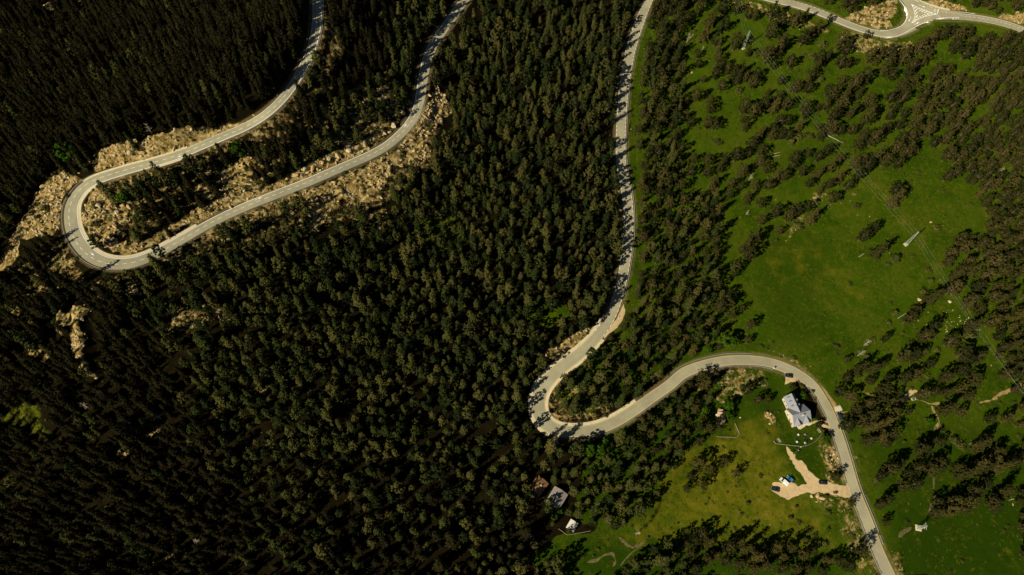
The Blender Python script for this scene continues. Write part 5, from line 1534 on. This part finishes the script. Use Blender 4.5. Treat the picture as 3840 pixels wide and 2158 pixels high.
fir_vignette = np.zeros(len(cu), bool)
for p in FIR_VIGNETTE_ZONE:
    fir_vignette |= inside(cu, cv, p)
dens = np.ones(len(cu))
dens *= 1 - 0.98 * np.clip(bil(M_ROCK, cand_x, cand_y) * 1.6, 0, 1)
dens *= 1 - 0.80 * np.clip(bil(M_MIX, cand_x, cand_y) * 1.3, 0, 1)
dn = fbm(cand_x, cand_y, 30, 91)
dens *= np.clip(0.85 + 1.0 * dn, 0.15, 1)
dr0, dr1 = bil(DR, cand_x, cand_y), bil(DR, cand_x + 5 * shx, cand_y + 5 * shy)
dr2 = bil(DR, cand_x + 2.5 * shx, cand_y + 2.5 * shy)
# crowns must not hide the roads and the bare rock that the photo shows open: look where trunk, middle and top of each tree appear
SM_ = np.zeros((560, 980), bool)
def mark(u, v):
    i, j = (np.asarray(v) / 4 + 8).astype(int), (np.asarray(u) / 4 + 8).astype(int)
    k = (i >= 0) & (i < 560) & (j >= 0) & (j < 980)
    SM_[i[k], j[k]] = True
for P in PATHS:
    for f in np.linspace(-0.85, 0.85, 9):
        o = P.wl * f if f > 0 else P.wr * -f * -1
        mark(*project(P.x - P.ty * o, P.y + P.tx * o, P.z))
mu, mv = np.meshgrid(np.arange(-32, 3880, 4.0), np.arange(-32, 2200, 4.0))
for p in [[(1985,1795),(2050,1795),(2055,1855),(2010,1862),(1980,1840)], [(2068,1832),(2122,1832),(2122,1890),(2075,1895)], [(2130,1955),(2165,1955),(2165,1990),(2130,1990)], [(2688,1536),(2728,1536),(2728,1590),(2688,1590)]]:
    k = inside(mu, mv, p)
    mark(mu[k], mv[k])
for p in Z_ROCK[:9] + Z_ROCK[11:16] + BARE:
    k = inside(mu, mv, p)
    mark(mu[k], mv[k])
for p in Z_MIX[4:13] + [YELLOW]:
    k = inside(mu, mv, p) & (fbm(mu, mv, 60 if p is not YELLOW else 34, 95) > (-0.35 if p is not YELLOW else -0.2))
    if min(q[0] for q in p) < 1000:
        mark(mu[k], mv[k])
for h_, pr in ((4, 0.9), (8, 0.95), (11.5, 0.9), (14.5, 0.8), (17, 0.6)):
    tu, tv = project(cand_x, cand_y, gz(cand_x, cand_y) + h_)
    i, j = np.clip((tv / 4 + 8).astype(int), 0, 559), np.clip((tu / 4 + 8).astype(int), 0, 979)
    dens = np.where(SM_[i, j], dens * (1 - pr), dens)
ok = ~hz_ & ~bare & (dr0 > 3.0) & (dr1 > 0.0) & (dr2 > 1.0) & (rng.random(len(cu)) < dens)
pe = np.interp(cv, [0, 500, 1100, 1300, 1600, 1900, 2158], [2430, 2335, 2370, 2250, 2330, 2560, 2640])
for i in np.nonzero(ok)[0]:
    x, y = float(cand_x[i]), float(cand_y[i])
    E_ = cu[i] > pe[i]
    fir = rng.random() < (0.92 if fir_vignette[i] else 0.45 * np.clip((cv[i] - 1650) / 400, 0, 1) * (cu[i] < 2000))  # darkened needles get likelier towards the bottom edge, as painted vignette
    s = float(np.clip(rng.normal(1.08, 0.27), 0.5, 1.75))
    if 2040 < cu[i] < 2420 and cv[i] > 1560 and min(bil(DR, x + 8 * shx, y + 8 * shy), bil(DR, x + 12 * shx, y + 12 * shy)) < (0.3 if cu[i] > 2110 else -9):
        continue
    if cu[i] < 1250 and cv[i] > 560 and min(bil(DR, x + 9 * shx, y + 9 * shy), bil(DR, x + 13 * shx, y + 13 * shy) if cu[i] < 900 else 9, bil(DR, x + 17 * shx, y + 17 * shy) if cu[i] < 700 else 9) < 0.5:
        continue
    if cu[i] > 1500 and dr0[i] < 13 and min(dr1[i], bil(DR, x + 9 * shx, y + 9 * shy)) < 4 and not E_:
        s *= 1.15
    sp = (4.3 if E_ else 3.6 if fir else 4.15) * (0.55 + 0.45 * s)
    if not occ_free(x, y, sp):
        continue
    occ_add(x, y, sp)
    if E_ and not (cu[i] < 2720 and cv[i] > 100 and rng.random() < 0.55):
        east.append((x, y, s * 0.98, int(rng.integers(0, 6)), cu[i], cv[i]))
    else:
        conif.append((x, y, s, int(6 + rng.integers(0, 4)) if fir else int(rng.integers(0, 6)), cu[i], cv[i]))
print('trees', len(conif), len(east), len(pines))

QUAD = {(-1, -1): 'up-left of', (1, -1): 'up-right of', (-1, 1): 'down-left of', (1, 1): 'down-right of'}
def ordinal(n):
    return '' if n == 1 else (ordw[n - 1] if n <= 20 else f'{n}{"th" if 10 < n % 100 < 14 else {1: "st", 2: "nd", 3: "rd"}.get(n % 10, "th")}') + ' '
def rank_labels(items, marks, desc):
    """label per item: its kind, the nearest landmark, the side of it and its rank there"""
    b = {}
    for i, it in enumerate(items):
        px, py = it[4], it[5]
        k = min(range(len(marks)), key=lambda k: (marks[k][0] - px) ** 2 + (marks[k][1] - py) ** 2)
        q = (1 if px > marks[k][0] else -1, 1 if py > marks[k][1] else -1)
        b.setdefault((k, q), []).append(((marks[k][0] - px) ** 2 + (marks[k][1] - py) ** 2, i))
    out = {}
    for (k, q), l in b.items():
        for r_, (_, i) in enumerate(sorted(l)):
            out[i] = f'{desc(items[i])}, {ordinal(r_ + 1)}nearest {QUAD[q]} the {marks[k][2]}'
    return out
EM = [(3396,900,'meadow pylon'), (2800,150,'grove pylon'), (3470,50,'junction island'), (2990,1540,'slate roofed house'), (3455,1980,'short pylon'), (3040,1840,'gravel lot'), (2705,1565,'tan roofed cabin'), (3425,1498,'water trough'), (3340,135,'ridge road bend'), (2990,430,'grove centre under the wires'), (3360,480,'wires in the upper pine grove'), (2800,480,'grassy glade at upper middle'), (3540,1180,'pale stony patch'), (2800,1000,'left meadow edge'), (3700,700,'upper right grass strip'), (2700,2060,'dark lower clump')]
SM = [(2090,1866,'grey roofed cabin'), (2012,1825,'brown roofed cabin'), (2145,1973,'white roofed shed'), (2060,1640,'middle hairpin'), (600,2110,'sunlit bottom clearing'), (550,1625,'lit rock patch in the dark wood'), (1000,1460,'small grassy opening'), (1650,2070,'grassy gap at the bottom'), (320,1300,'pale rock cliff'), (100,1560,'lit stony patch at far left'), (1300,1950,'lower middle wood'), (2300,1800,'lower forest edge'), (460,1690,'small pale outcrop')]
sz_word = lambda s: 'small' if s < 0.8 else 'large' if s > 1.12 else 'middling'
# the 300 pines that show largest stand alone, the rest are the pine wood
allp = pines + east
infr = lambda p: -10 < p[4] < 3850 and -10 < p[5] < 2168
score = lambda p: (p[2] / math.hypot(math.hypot(p[0], p[1]), ALT)) * (1.25 if p in pset else 1.0)
pset = set(pines)
cand = sorted([p for p in allp if infr(p)], key=score, reverse=True)[:300]
cs_ = set(cand)
lab = rank_labels(cand, EM, lambda p: f'{sz_word(p[2])} rounded pine')
src = [None] * 6
for i, p in enumerate(cand):
    t, parts = tree('pine_tree', 'tree', lab[i], 'pines standing in the meadow and grove', V_PINE[p[3]], p[0], p[1], p[2], float(rng.uniform(0, 6.28)), float(rng.uniform(1.0, 1.35)))
    src[p[3]] = src[p[3]] or parts
rest = [p for p in allp if p not in cs_]
def lay(name, rest, src, z0, z1, lean=0.03):
    P = np.array([(p[0], p[1]) for p in rest])
    s = np.array([p[2] for p in rest])
    sc = np.stack([s, s, s * rng.uniform(z0, z1, len(s))], 1)
    scatter(name, np.column_stack([P, gz(P[:, 0], P[:, 1])]), sc, rng.uniform(0, 6.28, len(s)), [p[3] for p in rest], src, lean)
lay('pine_forest', rest, src, 1.0, 1.35)
cand = sorted([p for p in conif if infr(p)], key=lambda p: p[2] / math.hypot(math.hypot(p[0], p[1]), ALT), reverse=True)[:300]
cs_ = set(cand)
lab = rank_labels(cand, SM, lambda p: f'{sz_word(p[2])} dark {"fir-like conifer" if p[3] > 5 else "olive conifer"}')
VS = V_SPRUCE + V_FIR
src = [None] * 10
for i, p in enumerate(cand):
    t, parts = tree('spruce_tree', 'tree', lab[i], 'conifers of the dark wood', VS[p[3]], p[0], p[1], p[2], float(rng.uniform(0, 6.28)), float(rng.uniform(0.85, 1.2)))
    src[p[3]] = src[p[3]] or parts
rest = [p for p in conif if p not in cs_]
lay('spruce_forest', rest, src, 0.85, 1.2)

# broadleaved trees, shrubs, dead trees
BM = EM + SM + [(180,580,'ridge above the left hairpin'), (890,560,'upper hairpin arm'), (460,740,'left hairpin inside'), (2390,1220,'road verge above the middle hairpin')]
def placed(L_, f, name, cat, group, desc, vs, ref, div):
    x, y, w = hits(L_, f)
    items = [(float(a), float(b), float(np.clip(c / div, 0.25, 2.4)), i % len(vs), L_[i][0], L_[i][1]) for i, (a, b, c) in enumerate(zip(x, y, w))]
    lab = rank_labels(items, BM, desc)
    out = []
    for i, p in enumerate(items):
        v = vs[p[3]]
        rz = float(rng.uniform(0, 6.28))
        if isinstance(v, tuple):
            t, parts = tree(name, cat, lab[i], group, v, p[0], p[1], p[2], rz)
        else:
            t = bpy.data.objects.new(name, v)
            COL.objects.link(t)
            t.location = (p[0], p[1], float(gz(p[0], p[1])) - 0.05)
            t.scale = (p[2],) * 3
            t.rotation_euler = (0, 0, rz)
            tag(t, lab[i], cat, group)
            parts = [t]
        out.append((t, parts))
    return out
placed(BROAD, 0.6, 'broadleaf_tree', 'tree', 'bright green broadleaved trees', lambda p: 'bright green leafy tree', V_BROAD, None, 6.4)
shr = placed(SHRUBS, 0.3, 'juniper_shrub', 'shrub', 'low shrubs', lambda p: f'{"low" if p[2] < 1.2 else "broad"} olive shrub', V_SHRUB, None, 3.1)
def dead(seed, h):
    r = np.random.default_rng(seed)
    tr = MB().tube([(0, 0, -0.3), (0.1, 0.05, h * 0.5), (0.2, 0.1, h)], [0.2, 0.12, 0.03], 6)
    br = MB()
    for i in range(26):
        z = h * r.uniform(0.25, 0.97)
        az = r.uniform(0, 6.28)
        l = (1.1 - z / h * 0.7) * h * 0.30 * r.uniform(0.6, 1.2)
        m = (math.cos(az) * l * 0.5, math.sin(az) * l * 0.5, z + l * 0.2)
        br.tube([(0.1, 0.05, z), m, (math.cos(az + 0.2) * l, math.sin(az + 0.2) * l, z + l * 0.35)], [0.06, 0.045, 0.015], 3, False)
        br.tube([m, (m[0] + math.cos(az + 0.9) * l * 0.4, m[1] + math.sin(az + 0.9) * l * 0.4, m[2] + 0.3)], [0.035, 0.012], 3, False)
    return tr, br
x, y, w = hits(DEAD, 0.5)
items = [(float(a), float(b), float(c), 0, DEAD[i][0], DEAD[i][1]) for i, (a, b, c) in enumerate(zip(x, y, w))]
lab = rank_labels(items, BM + [(2000,120,'upper middle wood'), (2150,370,'wood left of the straight road'), (1440,370,'slope between the hairpin arms'), (740,2030,'bottom left wood')], lambda p: 'bare grey dead tree')
for i, p in enumerate(items):
    hh = float(np.clip(p[2] * 1.1, 5, 9))
    tr, br = dead(700 + i, hh)
    t = thing('dead_tree', lab[i], 'tree', (p[0], p[1], float(gz(p[0], p[1]))), 0, 'bare dead trees')
    tr.build('trunk', 'dead', t)
    br.build('branches', 'dead', t)
# fallen trunks
for (ax, ay, bx_, by_, where) in ((3368,445,3330,462,'white fallen trunk lying at the left of the upper grove edge'), (2886,583,2926,572,'pale fallen log beside the lower grove trees'), (2888,590,2925,584,'second pale log lying parallel in the lower grove'), (3105,510,3160,538,'long fallen trunk across the cleared strip under the wires'), (3220,965,3242,950,'grey log lying in the meadow below the round pines'), (3366,1195,3398,1175,'bleached log beside the lower meadow clump'), (3100,782,3116,768,'short log at the top edge of the meadow'), (3708,395,3725,372,'thin fallen trunk among the right hand pines'), (3660,1655,3632,1668,'straight log on the grass at lower right'), (3800,1872,3782,1877,'short pale log at the far lower right'), (2305,1930,2318,1908,'leaning grey trunk fallen in the lower wood')):
    if where.startswith('white'):
        ax, ay, bx_, by_ = 2600, 130, 2570, 165
    p, q = at(ax, ay), at(bx_, by_)
    d = Vector(q) - Vector(p)
    o = MB().tube([(0, 0, 0.25), tuple(d * 0.5 + Vector((0.1, 0, 0.3))), tuple(d + Vector((0, 0, 0.25)))], [0.24, 0.18, 0.08], 6).tube([tuple(d * 0.5 + Vector((0, 0, 0.3))), tuple(d * 0.6 + Vector((0.5, 0.6, 0.5)))], [0.07, 0.03], 4).tube([tuple(d * 0.7 + Vector((0, 0, 0.3))), tuple(d * 0.8 + Vector((-0.5, -0.4, 0.5)))], [0.06, 0.02], 4).build('fallen_log', 'dead')
    o.location = p
    tag(o, where, 'log', 'fallen logs')

# ------------------------------------------------------------------ stones and undergrowth nobody could count
rk = [o for o in bpy.data.objects if o.name.startswith('boulder')]
rsrc = []
for me in ROCKS:
    rsrc.append([next(o for o in rk if o.data == me)])
def sprinkle(n, mask, seed):
    r = np.random.default_rng(seed)
    x, y = r.uniform(-450, 420, n), r.uniform(0, 520, n)
    k = (r.random(n) < mask(x, y)) & (bil(DR, x, y) > 0.9)
    return x[k], y[k], r
def stones(name, n, mask, smin, smax, seed, power=3.0):
    x, y, r = sprinkle(n, mask, seed)
    s = smin + (smax - smin) * r.random(len(x)) ** power
    sc = np.stack([s, s * r.uniform(0.7, 1.1, len(s)), s * r.uniform(0.6, 1.0, len(s))], 1)
    scatter(name, np.column_stack([x, y, gz(x, y) + s * 0.15]), sc, r.uniform(0, 6.28, len(s)), r.integers(0, 6, len(s)), rsrc, 0.5)
scree_n = lambda x, y: np.clip(bil(M_ROCK, x, y) * (0.55 + 0.9 * fbm(x, y, 12, 201)), 0, 1)
stones('scree', 330000, scree_n, 0.18, 1.25, 301)
stones('loose_stones', 60000, lambda x, y: bil(M_MIX, x, y) * 0.5 + 0.012 * bil(M_GRASS, x, y), 0.12, 0.6, 302)
stony = [(3400,1200),(3480,1170),(3700,1150),(3670,1270),(3560,1310),(3480,1290)]
stony2 = [(3120,800),(3420,790),(3420,860),(3200,830)]
def stony_n(x, y):
    u, v = project(x, y, gz(x, y))
    return np.where(inside(u, v, stony), np.clip(0.25 + 0.9 * fbm(x, y, 10, 221), 0, 0.8), np.where(inside(u, v, stony2), np.clip(0.9 * fbm(x, y, 9, 222), 0, 0.5), 0))
stones('pale_stones', 170000, stony_n, 0.16, 0.5, 304, 1.5)
bsrc = [[shr[i][0]] for i in range(3)]
def brush(name, n, mask, smin, smax, seed):
    x, y, r = sprinkle(n, mask, seed)
    s = smin + (smax - smin) * r.random(len(x)) ** 2
    sc = np.stack([s, s, s * r.uniform(0.6, 1.0, len(s))], 1)
    scatter(name, np.column_stack([x, y, gz(x, y) - 0.05]), sc, r.uniform(0, 6.28, len(s)), r.integers(0, 3, len(s)), bsrc, 0.1)
brush('undergrowth', 70000, lambda x, y: np.clip(bil(M_ROCK, x, y) * 0.30 * (fbm(x, y, 9, 211) > -0.05) + bil(M_UNDER, x, y) * 0.30 + 0.035 + 0.5 * inside(*project(x, y, gz(x, y)), YELLOW) + 0.07 * bil(M_GRASS, x, y) * (fbm(x, y, 14, 231) > 0.0) + 0.05 * np.clip(bil(M_VERGE, x, y), 0, 1) * 0, 0, 1) * np.where(inside(*project(x, y, gz(x, y)), [(2720,780),(3300,720),(3600,900),(3500,1200),(3000,1300),(2780,1250)]) | (bil(lotm, x, y) > 0.1), 0.05, 1) * (bil(DR, x, y) > 1.6), 0.25, 1.0, 303)

# tufts of taller grass in the meadows
def tuft(seed):
    r = np.random.default_rng(seed)
    n = 16
    c = np.column_stack([r.normal(size=(n, 2)) * 0.35, r.uniform(0.05, 0.3, n)])
    me = leaf_mesh('tuft', c, np.column_stack([r.normal(size=(n, 2)) * 0.7, np.ones(n)]), r.uniform(0.25, 0.5, n), r.random(n), 'tuft', 0.5, seed)
    o = bpy.data.objects.new('grass_tuft', me)
    COL.objects.link(o)
    return o
M['tuft'] = foliage('tuft_blades', [(0.012, 0.034, 0.001), (0.034, 0.062, 0.002), (0.080, 0.092, 0.006), (0.130, 0.115, 0.014)], 0.75)
tufts = []
tz = [at(3000, 1010), at(3300, 980), at(2900, 1180)]
for i in range(3):
    o = tuft(400 + i)
    o.location = tz[i]
    tag(o, ('dark tuft of taller grass in the upper meadow', 'single grass tuft in the meadow below the lone round pine', 'grass tuft in the lower left meadow')[i], 'grass tuft', 'grass tufts')
    tufts.append([o])
x, y, r = sprinkle(260000, lambda x, y: np.clip(bil(M_GRASS, x, y), 0, 1) * np.clip(0.30 + 0.9 * fbm(x, y, 7, 241), 0, 0.8) * (bil(lotm, x, y) < 0.1), 305)
sc_ = r.uniform(0.5, 1.4, len(x))
scatter('meadow_grass', np.column_stack([x, y, gz(x, y) - 0.03]), np.stack([sc_, sc_, sc_ * 0.8], 1), r.uniform(0, 6.28, len(x)), r.integers(0, 3, len(x)), tufts, 0.1)
print('tufts', len(x))
